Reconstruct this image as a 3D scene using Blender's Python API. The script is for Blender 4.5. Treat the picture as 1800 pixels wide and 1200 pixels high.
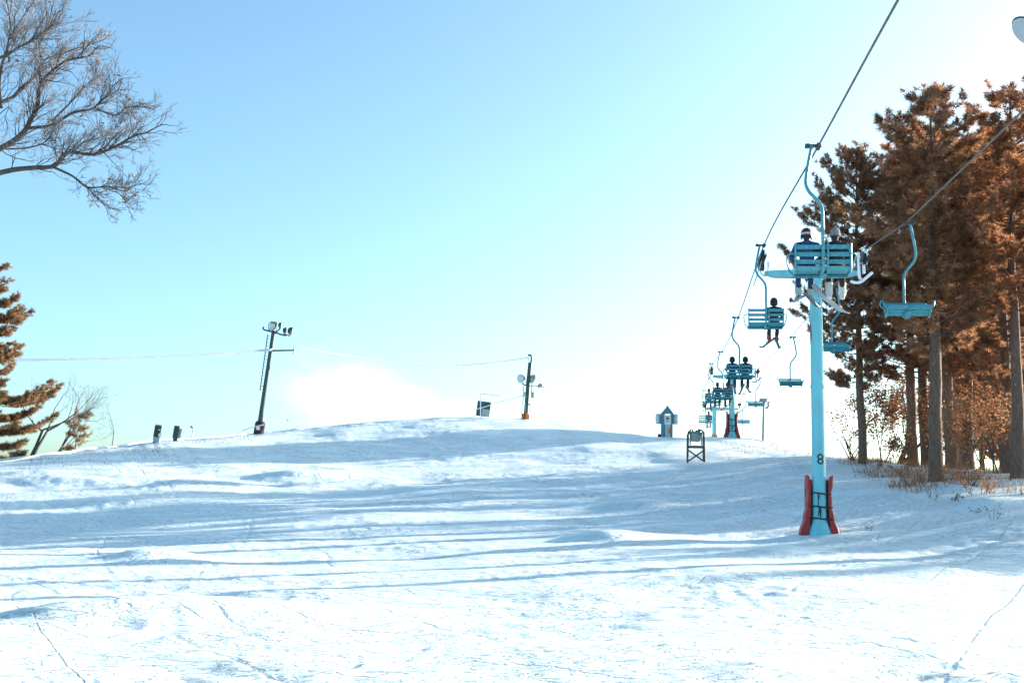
import bpy, bmesh, math, random
import numpy as np
from mathutils import Vector, Matrix

for _o in list(bpy.data.objects):
    bpy.data.objects.remove(_o)
SC = bpy.context.scene
COL = SC.collection
R = math.radians

# ------------------------------------------------------------------ camera
F = 2000.0                      # focal length in photograph pixels (40 mm lens)
PITCH, ROLL = R(9.0), R(1.5)
EYE = np.array([0.0, 0.0, 1.65])
FWD = np.array([0.0, math.cos(PITCH), math.sin(PITCH)])
_r = np.array([1.0, 0.0, 0.0]); _u = np.array([0.0, -math.sin(PITCH), math.cos(PITCH)])
RGT = _r * math.cos(ROLL) + _u * math.sin(ROLL)
UPV = _u * math.cos(ROLL) - _r * math.sin(ROLL)

def P(px, py, d):
    """world point seen at photograph pixel (px, py) at depth d metres"""
    return EYE + d * (FWD + (px - 900.0) / F * RGT + (600.0 - py) / F * UPV)

def proj(p):
    q = np.asarray(p, float) - EYE
    d = q @ FWD
    return 900 + F * (q @ RGT) / d, 600 - F * (q @ UPV) / d, d

cam_data = bpy.data.cameras.new('camera')
cam = bpy.data.objects.new('camera', cam_data)
COL.objects.link(cam)
cam_data.sensor_width = 36.0
cam_data.lens = 40.0
cam_data.clip_start = 0.1
cam_data.clip_end = 3000.0
M = Matrix.Identity(4)
for i in range(3):
    M[i][0] = RGT[i]; M[i][1] = UPV[i]; M[i][2] = -FWD[i]; M[i][3] = EYE[i]
cam.matrix_world = M
SC.camera = cam

# ------------------------------------------------------------------ light
SUN_AZ, SUN_EL = R(61.0), R(12.0)          # to the right of the view direction, low winter sun
SUN = np.array([math.sin(SUN_AZ) * math.cos(SUN_EL), math.cos(SUN_AZ) * math.cos(SUN_EL), math.sin(SUN_EL)])
world = bpy.data.worlds.new('World')
SC.world = world
world.use_nodes = True
wn = world.node_tree
wn.nodes.clear()
w_out = wn.nodes.new('ShaderNodeOutputWorld')
w_bg = wn.nodes.new('ShaderNodeBackground')
w_sky = wn.nodes.new('ShaderNodeTexSky')
w_sky.sky_type = 'NISHITA'
w_sky.sun_disc = False
w_sky.sun_elevation = SUN_EL
w_sky.sun_rotation = SUN_AZ
w_sky.altitude = 200.0
w_sky.air_density = 0.8
w_sky.dust_density = 2.5
w_sky.ozone_density = 3.0
w_mul = wn.nodes.new('ShaderNodeMix')
w_mul.data_type = 'RGBA'; w_mul.blend_type = 'MULTIPLY'
w_mul.inputs['Factor'].default_value = 1.0
w_mul.inputs['B'].default_value = (0.80, 0.865, 0.735, 1.0)
w_bg.inputs['Strength'].default_value = 0.15
wn.links.new(w_sky.outputs[0], w_mul.inputs['A'])
wn.links.new(w_mul.outputs['Result'], w_bg.inputs['Color'])
wn.links.new(w_bg.outputs[0], w_out.inputs['Surface'])

sun_data = bpy.data.lights.new('sun', 'SUN')
sun_data.energy = 4.3
sun_data.angle = R(0.45)
sun_data.color = (1.0, 0.93, 0.84)
sun = bpy.data.objects.new('sun', sun_data)
COL.objects.link(sun)
sun.rotation_euler = Vector(SUN).to_track_quat('Z', 'Y').to_euler()
sun.location = (60, 40, 40)

SC.view_settings.view_transform = 'Standard'
SC.view_settings.look = 'None'
SC.view_settings.gamma = 1.0
SC.view_settings.exposure = 1.93
SC.view_settings.use_curve_mapping = False
SC.render.engine = 'CYCLES'
SC.cycles.use_denoising = True
SC.cycles.max_bounces = 6
SC.cycles.volume_bounces = 2
SC.cycles.volume_step_rate = 4.0

# ------------------------------------------------------------------ helpers
rng = np.random.default_rng(7)
random.seed(7)

def unit(v):
    v = np.asarray(v, float)
    return v / (np.linalg.norm(v) + 1e-12)

def smooth_path(pts, n=8):
    """Catmull-Rom through pts"""
    p = np.asarray(pts, float)
    q = np.vstack([2 * p[0] - p[1], p, 2 * p[-1] - p[-2]])
    out = []
    for i in range(1, len(q) - 2):
        for t in np.linspace(0, 1, n, endpoint=False):
            a, b, c, d = q[i - 1], q[i], q[i + 1], q[i + 2]
            out.append(0.5 * (2 * b + (c - a) * t + (2 * a - 5 * b + 4 * c - d) * t * t + (3 * b - a - 3 * c + d) * t ** 3))
    out.append(p[-1])
    return np.array(out)

class MB:
    """collects shapes into one mesh"""
    def __init__(self):
        self.v = []; self.f = []; self.m = []; self.n = 0
    def add(self, verts, faces, mat=0):
        verts = np.asarray(verts, float).reshape(-1, 3)
        self.v.append(verts)
        b = self.n
        self.f.extend([tuple(int(i) + b for i in f) for f in faces])
        self.m.extend([mat] * len(faces))
        self.n += len(verts)
        return self
    def box(self, c, s, rot=None, mat=0, taper=1.0, bevel=0.0):
        hx, hy, hz = np.asarray(s, float) / 2
        if bevel > 0:
            bv = min(bevel, hx * .9, hy * .9, hz * .9)
            bm = bmesh.new()
            bmesh.ops.create_cube(bm, size=1.0)
            for v in bm.verts:
                v.co = (v.co.x * 2 * hx, v.co.y * 2 * hy, v.co.z * 2 * hz)
            bmesh.ops.bevel(bm, geom=bm.edges[:], offset=bv, segments=2, affect='EDGES', profile=0.6)
            bm.verts.index_update()
            vs = np.array([v.co[:] for v in bm.verts]); fs = [[v.index for v in f.verts] for f in bm.faces]
            bm.free()
        else:
            vs = np.array([[x * hx, y * hy, z * hz] for z in (-1, 1) for y in (-1, 1) for x in (-1, 1)])
            fs = [(0, 2, 3, 1), (4, 5, 7, 6), (0, 1, 5, 4), (2, 6, 7, 3), (0, 4, 6, 2), (1, 3, 7, 5)]
        if taper != 1.0:
            k = np.where(vs[:, 2] > 0, taper, 1.0)
            vs[:, 0] *= k; vs[:, 1] *= k
        if rot is not None:
            vs = vs @ np.array(rot).T
        return self.add(vs + np.asarray(c, float), fs, mat)
    def tube(self, pts, r, sides=8, mat=0, cap=True):
        p = np.asarray(pts, float)
        n = len(p)
        r = np.broadcast_to(np.asarray(r, float), (n,))
        t = np.gradient(p, axis=0)
        t /= np.linalg.norm(t, axis=1)[:, None] + 1e-12
        ref = np.array([0, 0, 1.0]) if abs(t[0][2]) < 0.9 else np.array([1.0, 0, 0])
        a = unit(np.cross(t[0], ref))
        vs = []
        ang = np.linspace(0, 2 * math.pi, sides, endpoint=False)
        for i in range(n):
            a = a - t[i] * (a @ t[i]); a = unit(a)
            b = np.cross(t[i], a)
            vs.append(p[i] + r[i] * (np.cos(ang)[:, None] * a + np.sin(ang)[:, None] * b))
        fs = []
        for i in range(n - 1):
            for k in range(sides):
                k2 = (k + 1) % sides
                fs.append((i * sides + k, i * sides + k2, (i + 1) * sides + k2, (i + 1) * sides + k))
        if cap:
            fs.append(tuple(range(sides))[::-1])
            fs.append(tuple((n - 1) * sides + k for k in range(sides)))
        return self.add(np.vstack(vs), fs, mat)
    def ball(self, c, s, seg=12, rings=8, rot=None, mat=0):
        s = np.broadcast_to(np.asarray(s, float), (3,))
        vs = [(0, 0, -1)]
        for i in range(1, rings):
            ph = -math.pi / 2 + math.pi * i / rings
            for k in range(seg):
                th = 2 * math.pi * k / seg
                vs.append((math.cos(ph) * math.cos(th), math.cos(ph) * math.sin(th), math.sin(ph)))
        vs.append((0, 0, 1))
        fs = []
        for k in range(seg):
            fs.append((0, 1 + (k + 1) % seg, 1 + k))
        for i in range(rings - 2):
            for k in range(seg):
                a = 1 + i * seg + k; b = 1 + i * seg + (k + 1) % seg
                fs.append((a, b, b + seg, a + seg))
        top = len(vs) - 1
        for k in range(seg):
            fs.append((top, top - seg + k, top - seg + (k + 1) % seg))
        vs = np.array(vs) * s
        if rot is not None:
            vs = vs @ np.array(rot).T
        return self.add(vs + np.asarray(c, float), fs, mat)
    def lathe(self, prof, seg=16, c=(0, 0, 0), rot=None, mat=0):
        """profile of (r, z), both ends closed"""
        vs = []; fs = []
        for r, z in prof:
            for k in range(seg):
                th = 2 * math.pi * k / seg
                vs.append((r * math.cos(th), r * math.sin(th), z))
        for i in range(len(prof) - 1):
            for k in range(seg):
                k2 = (k + 1) % seg
                fs.append((i * seg + k, i * seg + k2, (i + 1) * seg + k2, (i + 1) * seg + k))
        fs.append(tuple(range(seg))[::-1]); fs.append(tuple((len(prof) - 1) * seg + k for k in range(seg)))
        vs = np.array(vs)
        if rot is not None:
            vs = vs @ np.array(rot).T
        return self.add(vs + np.asarray(c, float), fs, mat)
    def mesh(self, name, mats, smooth=True):
        me = bpy.data.meshes.new(name)
        me.from_pydata(np.vstack(self.v).tolist(), [], self.f)
        for m in (mats if isinstance(mats, (list, tuple)) else [mats]):
            me.materials.append(m)
        me.polygons.foreach_set('material_index', self.m)
        if smooth:
            me.polygons.foreach_set('use_smooth', [True] * len(me.polygons))
            try:
                me.set_sharp_from_angle(angle=R(40))
            except Exception:
                pass
        me.update()
        return me
    def obj(self, name, mats, parent=None, smooth=True):
        return link(name, self.mesh(name, mats, smooth), parent)

def link(name, me, parent=None):
    o = bpy.data.objects.new(name, me)
    COL.objects.link(o)
    if parent is not None:
        o.parent = parent
    return o

def tag(o, label=None, cat=None, group=None, kind=None):
    if label: o['label'] = label
    if cat: o['category'] = cat
    if group: o['group'] = group
    if kind: o['kind'] = kind
    return o

def thing(name, loc, label, cat, group=None, rz=0.0):
    o = bpy.data.objects.new(name, None)
    COL.objects.link(o)
    o.location = tuple(float(a) for a in loc); o.rotation_euler = (0, 0, rz)
    o.empty_display_size = 0.2
    return tag(o, label, cat, group)

def copy_tree(o, parent=None, label=None, loc=None, rz=None, scale=None):
    c = o.copy(); COL.objects.link(c)
    if parent is not None: c.parent = parent
    if label: c['label'] = label
    if loc is not None: c.location = tuple(float(a) for a in loc)
    if rz is not None: c.rotation_euler = (0, 0, rz)
    if scale is not None: c.scale = (scale, scale, scale)
    for ch in list(o.children):
        copy_tree(ch, c)
    return c

def rotz(a):
    return np.array([[math.cos(a), -math.sin(a), 0], [math.sin(a), math.cos(a), 0], [0, 0, 1.0]])
def rotx(a):
    return np.array([[1.0, 0, 0], [0, math.cos(a), -math.sin(a)], [0, math.sin(a), math.cos(a)]])
def roty(a):
    return np.array([[math.cos(a), 0, math.sin(a)], [0, 1.0, 0], [-math.sin(a), 0, math.cos(a)]])

# ------------------------------------------------------------------ materials
def mat(name, col, rough=0.6, metal=0.0, var=0.15, scale=6.0, bump=0.0, bscale=30.0, coat=0.0, wear=None, wear_amt=0.0, attr=False, trans=0.0, stretch=(1, 1, 1)):
    m = bpy.data.materials.new(name)
    m.use_nodes = True
    nt = m.node_tree; N = nt.nodes; L = nt.links
    b = N['Principled BSDF']
    b.inputs['Roughness'].default_value = rough
    b.inputs['Metallic'].default_value = metal
    if coat: b.inputs['Coat Weight'].default_value = coat
    tc = N.new('ShaderNodeTexCoord')
    mp = N.new('ShaderNodeMapping')
    mp.inputs['Scale'].default_value = stretch
    L.new(tc.outputs['Object'], mp.inputs['Vector'])
    no = N.new('ShaderNodeTexNoise'); no.inputs['Scale'].default_value = scale; no.inputs['Detail'].default_value = 5
    L.new(mp.outputs[0], no.inputs['Vector'])
    rp = N.new('ShaderNodeValToRGB')
    c = np.array(col)
    rp.color_ramp.elements[0].position = 0.3; rp.color_ramp.elements[1].position = 0.7
    rp.color_ramp.elements[0].color = (*np.clip(c * (1 - var), 0, 1), 1); rp.color_ramp.elements[1].color = (*np.clip(c * (1 + var), 0, 1), 1)
    L.new(no.outputs['Fac'], rp.inputs['Fac'])
    out = rp.outputs['Color']
    if wear is not None:
        n2 = N.new('ShaderNodeTexNoise'); n2.inputs['Scale'].default_value = scale * 2.3; n2.inputs['Detail'].default_value = 8
        L.new(mp.outputs[0], n2.inputs['Vector'])
        r2 = N.new('ShaderNodeValToRGB')
        r2.color_ramp.elements[0].position = 1 - wear_amt - 0.3 if wear_amt < .65 else 0.1
        r2.color_ramp.elements[0].position = 0.62 - wear_amt * 0.3; r2.color_ramp.elements[1].position = 0.72 - wear_amt * 0.3
        L.new(n2.outputs['Fac'], r2.inputs['Fac'])
        mx = N.new('ShaderNodeMix'); mx.data_type = 'RGBA'
        L.new(r2.outputs['Color'], mx.inputs['Factor']); L.new(out, mx.inputs['A']); mx.inputs['B'].default_value = (*wear, 1)
        out = mx.outputs['Result']
    if attr:
        at = N.new('ShaderNodeAttribute'); at.attribute_name = 'tone'
        mx = N.new('ShaderNodeMix'); mx.data_type = 'RGBA'; mx.blend_type = 'MULTIPLY'; mx.inputs['Factor'].default_value = 1.0
        L.new(out, mx.inputs['A']); L.new(at.outputs['Color'], mx.inputs['B'])
        out = mx.outputs['Result']
    L.new(out, b.inputs['Base Color'])
    if bump:
        n3 = N.new('ShaderNodeTexNoise'); n3.inputs['Scale'].default_value = bscale; n3.inputs['Detail'].default_value = 6
        L.new(mp.outputs[0], n3.inputs['Vector'])
        bp = N.new('ShaderNodeBump'); bp.inputs['Strength'].default_value = bump; bp.inputs['Distance'].default_value = 0.05
        L.new(n3.outputs['Fac'], bp.inputs['Height']); L.new(bp.outputs[0], b.inputs['Normal'])
    if trans:
        tr = N.new('ShaderNodeBsdfTranslucent'); L.new(out, tr.inputs['Color'])
        ms = N.new('ShaderNodeMixShader'); ms.inputs[0].default_value = trans
        L.new(b.outputs[0], ms.inputs[1]); L.new(tr.outputs[0], ms.inputs[2])
        L.new(ms.outputs[0], N['Material Output'].inputs['Surface'])
    return m

# ------------------------------------------------------------------ snow terrain
CTRL = []
def cp(px, py, d): CTRL.append(P(px, py, d))
for px in (0, 450, 900, 1350, 1800):
    s = (px - 900) / 900.0
    cp(px, 1200, 11 + 0.6 * s); cp(px, 1100, 16.4 + 1.4 * s); cp(px, 1050, 20.5 + 1.8 * s); cp(px, 1000, 26.2 + 1.4 * s)
for a in [(0, 950, 33), (450, 950, 33.5), (900, 950, 34.5), (1200, 950, 35.5), (1440, 946, 36), (1620, 950, 34), (1800, 950, 31.5),
          (0, 900, 41), (450, 900, 42), (900, 900, 43.5), (1300, 900, 43.5), (1500, 900, 41), (1700, 900, 38), (1800, 900, 37),
          (1600, 868, 43.5), (1700, 872, 42), (1800, 868, 42),
          (0, 855, 48), (450, 852, 51), (900, 850, 54), (1250, 850, 54), (1500, 850, 48), (1645, 847, 48),
          (1400, 830, 57), (450, 800, 67), (900, 795, 69), (1225, 811, 62), (1100, 800, 67),
          (0, 821, 57), (100, 807, 61), (200, 792, 66), (270, 780, 70), (350, 769, 74), (450, 764, 78), (550, 752, 83), (650, 744, 86),
          (800, 736, 89), (925, 736, 90), (1000, 741, 90), (1080, 753, 88), (1160, 772, 86), (1220, 776, 84), (1287, 769, 81), (1340, 775, 84),
          (1430, 800, 72), (1517, 808, 59), (1605, 818, 60), (1672, 824, 58), (1740, 834, 53), (1790, 837, 48)]:
    cp(*a)
for a in [(0, 838, 78), (200, 812, 90), (450, 784, 102), (650, 765, 112), (925, 758, 116), (1080, 774, 112), (1160, 790, 108), (1287, 790, 104), (1340, 797, 106),
          (1430, 828, 96), (1517, 842, 82), (1605, 850, 82), (1740, 862, 76), (1800, 864, 72)]:
    cp(*a)
CTRL += [np.array(a, float) for a in [(0, -30, 0), (-40, -25, 0), (40, -25, 0.2), (-60, 8, 0), (-30, 8, 0), (30, 8, .5), (60, 5, 1.2), (-50, 35, .6), (30, 26, 1.3), (36, 36, 2.6), (55, 35, 3.2),
         (40, 48, 4.0), (60, 60, 4.2), (55, 80, 2.0), (-55, 60, 1.5), (-70, 85, 0.5), (0, 0, 0), (-10, 4, 0), (10, 4, .1),
         (0, 170, -1), (-80, 150, -3), (80, 140, -3), (150, 60, 0), (-150, 60, -2), (0, 260, -8), (160, 220, -8), (-160, 220, -8), (-150, -80, 0), (150, -80, 0), (0, -140, 0)]]
CTRL = np.array(CTRL)

def _U(r2): return r2 * np.log(r2 + 1e-9) * 0.5
_n = len(CTRL)
_K = _U(((CTRL[:, None, :2] - CTRL[None, :, :2]) ** 2).sum(-1)) + np.eye(_n) * 2.0
_Pm = np.hstack([np.ones((_n, 1)), CTRL[:, :2]])
_A = np.zeros((_n + 3, _n + 3)); _A[:_n, :_n] = _K; _A[:_n, _n:] = _Pm; _A[_n:, :_n] = _Pm.T
_sol = np.linalg.solve(_A, np.concatenate([CTRL[:, 2], np.zeros(3)]))

def base_height(x, y):
    x = np.atleast_1d(np.asarray(x, float)); y = np.atleast_1d(np.asarray(y, float))
    out = np.empty(x.shape)
    fx, fy = x.ravel(), y.ravel()
    o = out.ravel()
    for i in range(0, len(fx), 40000):
        a, b = fx[i:i + 40000], fy[i:i + 40000]
        r2 = (a[:, None] - CTRL[None, :, 0]) ** 2 + (b[:, None] - CTRL[None, :, 1]) ** 2
        o[i:i + 40000] = _U(r2) @ _sol[:_n] + _sol[_n] + _sol[_n + 1] * a + _sol[_n + 2] * b
    far = np.clip((np.hypot(fx, fy - 40) - 170) / 130, 0, 1)
    o[:] = o * (1 - far) + (-9.0) * far
    return o.reshape(x.shape)

_perm = np.random.default_rng(3).permutation(512)
def vnoise(x, y, seed=0):
    """smooth gradient noise, -1..1"""
    xi = np.floor(x).astype(int); yi = np.floor(y).astype(int)
    xf = x - xi; yf = y - yi
    def g(ix, iy):
        h = _perm[(_perm[(ix + seed * 37) & 511] + iy + seed * 101) & 511]
        a = h * (2 * math.pi / 512)
        return np.cos(a), np.sin(a)
    u = xf ** 3 * (xf * (xf * 6 - 15) + 10); v = yf ** 3 * (yf * (yf * 6 - 15) + 10)
    def d(ix, iy, dx, dy):
        gx, gy = g(ix, iy); return gx * dx + gy * dy
    n00 = d(xi, yi, xf, yf); n10 = d(xi + 1, yi, xf - 1, yf); n01 = d(xi, yi + 1, xf, yf - 1); n11 = d(xi + 1, yi + 1, xf - 1, yf - 1)
    return 1.5 * ((n00 * (1 - u) + n10 * u) * (1 - v) + (n01 * (1 - u) + n11 * u) * v)

def seg_dist(x, y, pts):
    """distance to a polyline, and which side"""
    best = np.full(x.shape, 1e9)
    for (ax, ay), (bx, by) in zip(pts[:-1], pts[1:]):
        dx, dy = bx - ax, by - ay
        t = np.clip(((x - ax) * dx + (y - ay) * dy) / (dx * dx + dy * dy + 1e-9), 0, 1)
        best = np.minimum(best, np.hypot(x - ax - t * dx, y - ay - t * dy))
    return best

TRACKS = []
def track(pix, r=0.06, depth=0.03):
    """a ski track carved along the ground through these photograph points (px, py, depth)"""
    w = smooth_path([P(*p)[:2] for p in pix], 6)
    TRACKS.append((w, r * .45, depth * .6))
# ski tracks seen crossing the slope
track([(438, 880, 47), (443, 905, 42), (438, 935, 36), (420, 965, 31.5), (385, 995, 27.5), (350, 1012, 25), (342, 1040, 22)], 0.10, 0.05)
track([(445, 935, 36), (462, 948, 34.5), (482, 957, 33)], 0.07, 0.04)
track([(900, 800, 68), (880, 830, 60), (840, 860, 52), (790, 885, 46), (720, 905, 42)], 0.10, 0.05)
track([(1275, 800, 66), (1283, 830, 58), (1280, 870, 50), (1268, 910, 43), (1262, 935, 38)], 0.14, 0.05)
track([(1290, 800, 66), (1262, 840, 56), (1240, 880, 48), (1210, 920, 41)], 0.10, 0.04)
track([(1520, 960, 34), (1480, 990, 29), (1420, 1025, 25), (1390, 1050, 22)], 0.12, 0.06)
track([(1560, 965, 33), (1500, 1000, 28), (1450, 1030, 24)], 0.10, 0.05)
track([(1800, 1085, 18.5), (1500, 1125, 16), (1200, 1165, 13.5), (1000, 1200, 11.5)], 0.22, 0.05)
track([(1800, 1060, 20.5), (1550, 1100, 17.5), (1300, 1135, 15), (1050, 1170, 13)], 0.16, 0.045)
track([(1800, 1115, 16.5), (1500, 1160, 13.8), (1350, 1200, 11.7)], 0.18, 0.05)
track([(1800, 1150, 14.5), (1600, 1185, 12.6), (1500, 1200, 11.8)], 0.14, 0.04)
track([(60, 1100, 15.5), (300, 1065, 19.5), (600, 1030, 23), (900, 1060, 20), (1200, 1085, 18)], 0.09, 0.03)
track([(560, 900, 42), (480, 930, 37), (350, 955, 33), (100, 975, 30), (0, 985, 28.5)], 0.09, 0.03)
track([(700, 835, 58), (500, 845, 54), (250, 880, 45), (0, 905, 40)], 0.15, 0.05)
track([(1050, 880, 47), (900, 905, 42), (600, 925, 38), (300, 962, 32), (0, 1010, 25.5)], 0.10, 0.035)

# windblown humps (photo px, py, depth, radius across the sun, radius along the sun, height)
HUMPS = []
def hump(px, py, d, rx, ry, h):
    HUMPS.append((*P(px, py, d)[:2], rx, ry, h))
hump(330, 1092, 17.0, 2.6, 1.1, .34)
hump(120, 1108, 15.9, 1.6, .8, .20)
hump(255, 992, 27.5, 1.7, 1.0, .26)
hump(1065, 945, 35.0, 1.8, 1.3, .35)
hump(1130, 880, 46, 2.2, 1.6, .30)
hump(1460, 942, 36.2, 1.6, 1.5, .10)
hump(1380, 975, 30.5, 2.4, 1.2, .16)
hump(1640, 1000, 27, 2.2, 1.2, .18)
hump(520, 840, 55, 3.0, 1.6, .35)
hump(330, 850, 50, 2.4, 1.4, .25)
hump(760, 870, 49, 3.2, 1.4, .22)
hump(1730, 880, 40, 1.5, 1.0, .25)
hump(1680, 860, 44, 1.0, .8, .2)
hump(1000, 1060, 20.5, 1.5, .8, .09)
hump(1330, 1185, 12.1, .9, .5, .07)
hump(640, 745, 85, .9, .5, .16)
hump(615, 747, 84, .4, .4, .16)
hump(520, 757, 82, .6, .6, .12)
hump(560, 752, 83, .5, .4, .14)
_sx, _sy = math.sin(SUN_AZ), math.cos(SUN_AZ)

def height(x, y, fine=True):
    x = np.atleast_1d(np.asarray(x, float)); y = np.atleast_1d(np.asarray(y, float))
    h = base_height(x, y)
    dist = np.hypot(x, y)
    for (hx, hy, rx, ry, a) in HUMPS:
        u = (x - hx) * _sx + (y - hy) * _sy; v = -(x - hx) * _sy + (y - hy) * _sx
        # steeper on the lee side, away from the sun
        ru = np.where(u < 0, rx * .55, rx)
        h = h + a * np.exp(-(u / ru) ** 2 - (v / ry) ** 2)
    if fine:
        s = np.clip(1 - (dist - 120) / 60, 0, 1)
        wx = x + 1.3 * vnoise(x / 5, y / 5, 11); wy = y + 1.3 * vnoise(x / 5, y / 5, 12)
        h = h + s * .13 * vnoise(wx / 10, wy / 8, 1)
        h = h + s * .055 * (1 + .9 * np.clip((dist - 42) / 15, 0, 1)) * vnoise(wx / 3.2, wy / 2.1, 2)
        patch = np.clip(.55 + .9 * vnoise(x / 7, y / 5, 9), 0.12, 1.3)
        h = h + s * patch * .030 * vnoise(wx / 1.0, wy / .62, 3)
        h = h + s * patch * (.022 * vnoise(x / .42, y / .27, 4) - .022 * np.abs(vnoise(x / .6 + y / 3, y / .33, 6)))
        # churned chunks here and there
        ch = np.clip(vnoise(x / .33, y / .30, 7) - .42, 0, 1) * np.clip(vnoise(x / 6, y / 4, 8) + .25, 0, 1)
        h = h + s * ch * .10
        for w, r, dp in TRACKS:
            x0, x1 = w[:, 0].min() - 1.2, w[:, 0].max() + 1.2; y0, y1 = w[:, 1].min() - 1.2, w[:, 1].max() + 1.2
            k = np.nonzero((x > x0) & (x < x1) & (y > y0) & (y < y1))
            if len(k[0]) == 0: continue
            xx, yy = x[k], y[k]
            d = seg_dist(xx + .06 * vnoise(xx / .8, yy / .8, 21), yy + .06 * vnoise(xx / .8, yy / .8, 22), [tuple(q) for q in w])
            brk = np.clip(.5 + .5 * vnoise(xx / 6, yy / 6, 23), .15, 1) * .55
            h[k] = h[k] + brk * dp * (-np.exp(-(d / r) ** 2) + .75 * np.exp(-((d - 1.9 * r) / (.8 * r)) ** 2))
    return h

def Hz(x, y):
    return float(height(np.array([x]), np.array([y]))[0])

def ground(px, d, dz=0.0):
    """point on the snow in photograph column px at depth d"""
    z = 0.0
    for _ in range(6):
        # solve for the row whose point sits on the ground
        k = d * FWD + EYE + d * (px - 900.0) / F * RGT
        t = (z - k[2]) / UPV[2]
        p = k + t * UPV
        z = Hz(p[0], p[1])
    return np.array([p[0], p[1], z + dz])

def snow_material():
    m = bpy.data.materials.new('snow')
    m.use_nodes = True
    N = m.node_tree.nodes; L = m.node_tree.links
    b = N['Principled BSDF']
    b.inputs['Roughness'].default_value = 0.55
    b.inputs['Specular IOR Level'].default_value = 0.25
    b.inputs['Sheen Weight'].default_value = 0.0
    g = N.new('ShaderNodeNewGeometry')
    mp = N.new('ShaderNodeMapping'); mp.inputs['Scale'].default_value = (1.0, 1.5, 1.0)
    L.new(g.outputs['Position'], mp.inputs['Vector'])
    n1 = N.new('ShaderNodeTexNoise'); n1.inputs['Scale'].default_value = 0.35; n1.inputs['Detail'].default_value = 4
    L.new(mp.outputs[0], n1.inputs['Vector'])
    rp = N.new('ShaderNodeValToRGB')
    rp.color_ramp.elements[0].position = .35; rp.color_ramp.elements[1].position = .65
    rp.color_ramp.elements[0].color = (.83, .945, .96, 1); rp.color_ramp.elements[1].color = (.88, .965, .975, 1)
    L.new(n1.outputs['Fac'], rp.inputs['Fac']); L.new(rp.outputs[0], b.inputs['Base Color'])
    n2 = N.new('ShaderNodeTexNoise'); n2.inputs['Scale'].default_value = 4.5; n2.inputs['Detail'].default_value = 9; n2.inputs['Roughness'].default_value = .68
    L.new(mp.outputs[0], n2.inputs['Vector'])
    n3 = N.new('ShaderNodeTexNoise'); n3.inputs['Scale'].default_value = 38; n3.inputs['Detail'].default_value = 3
    L.new(g.outputs['Position'], n3.inputs['Vector'])
    def math_(op, a, b=None):
        q = N.new('ShaderNodeMath'); q.operation = op
        for k, v in enumerate((a, b)):
            if v is None: continue
            if isinstance(v, (int, float)): q.inputs[k].default_value = v
            else: L.new(v, q.inputs[k])
        return q.outputs[0]
    # thin winding grooves left by skis: contour lines of slow, stretched noises in several directions
    groove = None
    for k, (ang, sx, sy, width) in enumerate(((62, .022, .34, .006), (38, .024, .36, .0064), (118, .024, .30, .0056), (140, .022, .30, .0056), (16, .02, .36, .0064), (-20, .02, .32, .006), (4, .02, .30, .006))):
        m1 = N.new('ShaderNodeMapping'); m1.vector_type = 'TEXTURE'; m1.inputs['Rotation'].default_value = (0, 0, R(ang)); m1.inputs['Scale'].default_value = (1 / sx, 1 / sy, 1000.0); m1.inputs['Location'].default_value = (3.7 * k, 9.1 * k, 0)
        L.new(g.outputs['Position'], m1.inputs['Vector'])
        nn = N.new('ShaderNodeTexNoise'); nn.inputs['Scale'].default_value = 1.0; nn.inputs['Detail'].default_value = 1.8; nn.inputs['Roughness'].default_value = .28
        L.new(m1.outputs[0], nn.inputs['Vector'])
        pg = math_('PINGPONG', math_('MULTIPLY', nn.outputs['Fac'], 6.0), .5)
        mr = N.new('ShaderNodeMapRange'); mr.inputs['From Min'].default_value = 0.0; mr.inputs['From Max'].default_value = width * 5.5; mr.inputs['To Min'].default_value = 0.0; mr.inputs['To Max'].default_value = 1.0; mr.interpolation_type = 'SMOOTHSTEP'
        L.new(pg, mr.inputs['Value'])
        groove = mr.outputs[0] if groove is None else math_('MULTIPLY', groove, mr.outputs[0])
    nk = N.new('ShaderNodeTexNoise'); nk.inputs['Scale'].default_value = .22; nk.inputs['Detail'].default_value = 3
    L.new(g.outputs['Position'], nk.inputs['Vector'])
    mk = N.new('ShaderNodeMapRange'); mk.inputs['From Min'].default_value = .34; mk.inputs['From Max'].default_value = .54
    L.new(nk.outputs['Fac'], mk.inputs['Value'])
    groove = math_('SUBTRACT', 1.0, math_('MULTIPLY', math_('SUBTRACT', 1.0, groove), mk.outputs[0]))
    # crumbs and pits scattered in patches
    n4 = N.new('ShaderNodeTexNoise'); n4.inputs['Scale'].default_value = 7.5; n4.inputs['Detail'].default_value = 3; n4.inputs['Roughness'].default_value = .6
    L.new(mp.outputs[0], n4.inputs['Vector'])
    pit = N.new('ShaderNodeMapRange'); pit.inputs['From Min'].default_value = .535; pit.inputs['From Max'].default_value = .63; pit.interpolation_type = 'SMOOTHSTEP'
    L.new(n4.outputs['Fac'], pit.inputs['Value'])
    n5 = N.new('ShaderNodeTexNoise'); n5.inputs['Scale'].default_value = .55; n5.inputs['Detail'].default_value = 3
    L.new(mp.outputs[0], n5.inputs['Vector'])
    pm = N.new('ShaderNodeMapRange'); pm.inputs['From Min'].default_value = .36; pm.inputs['From Max'].default_value = .54
    L.new(n5.outputs['Fac'], pm.inputs['Value'])
    crumbs = math_('MULTIPLY', pit.outputs[0], pm.outputs[0])
    b0 = N.new('ShaderNodeBump'); b0.inputs['Strength'].default_value = 1.0; b0.inputs['Distance'].default_value = .045
    L.new(groove, b0.inputs['Height'])
    bc = N.new('ShaderNodeBump'); bc.inputs['Strength'].default_value = 1.0; bc.inputs['Distance'].default_value = .07
    L.new(crumbs, bc.inputs['Height']); L.new(b0.outputs[0], bc.inputs['Normal'])
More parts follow.
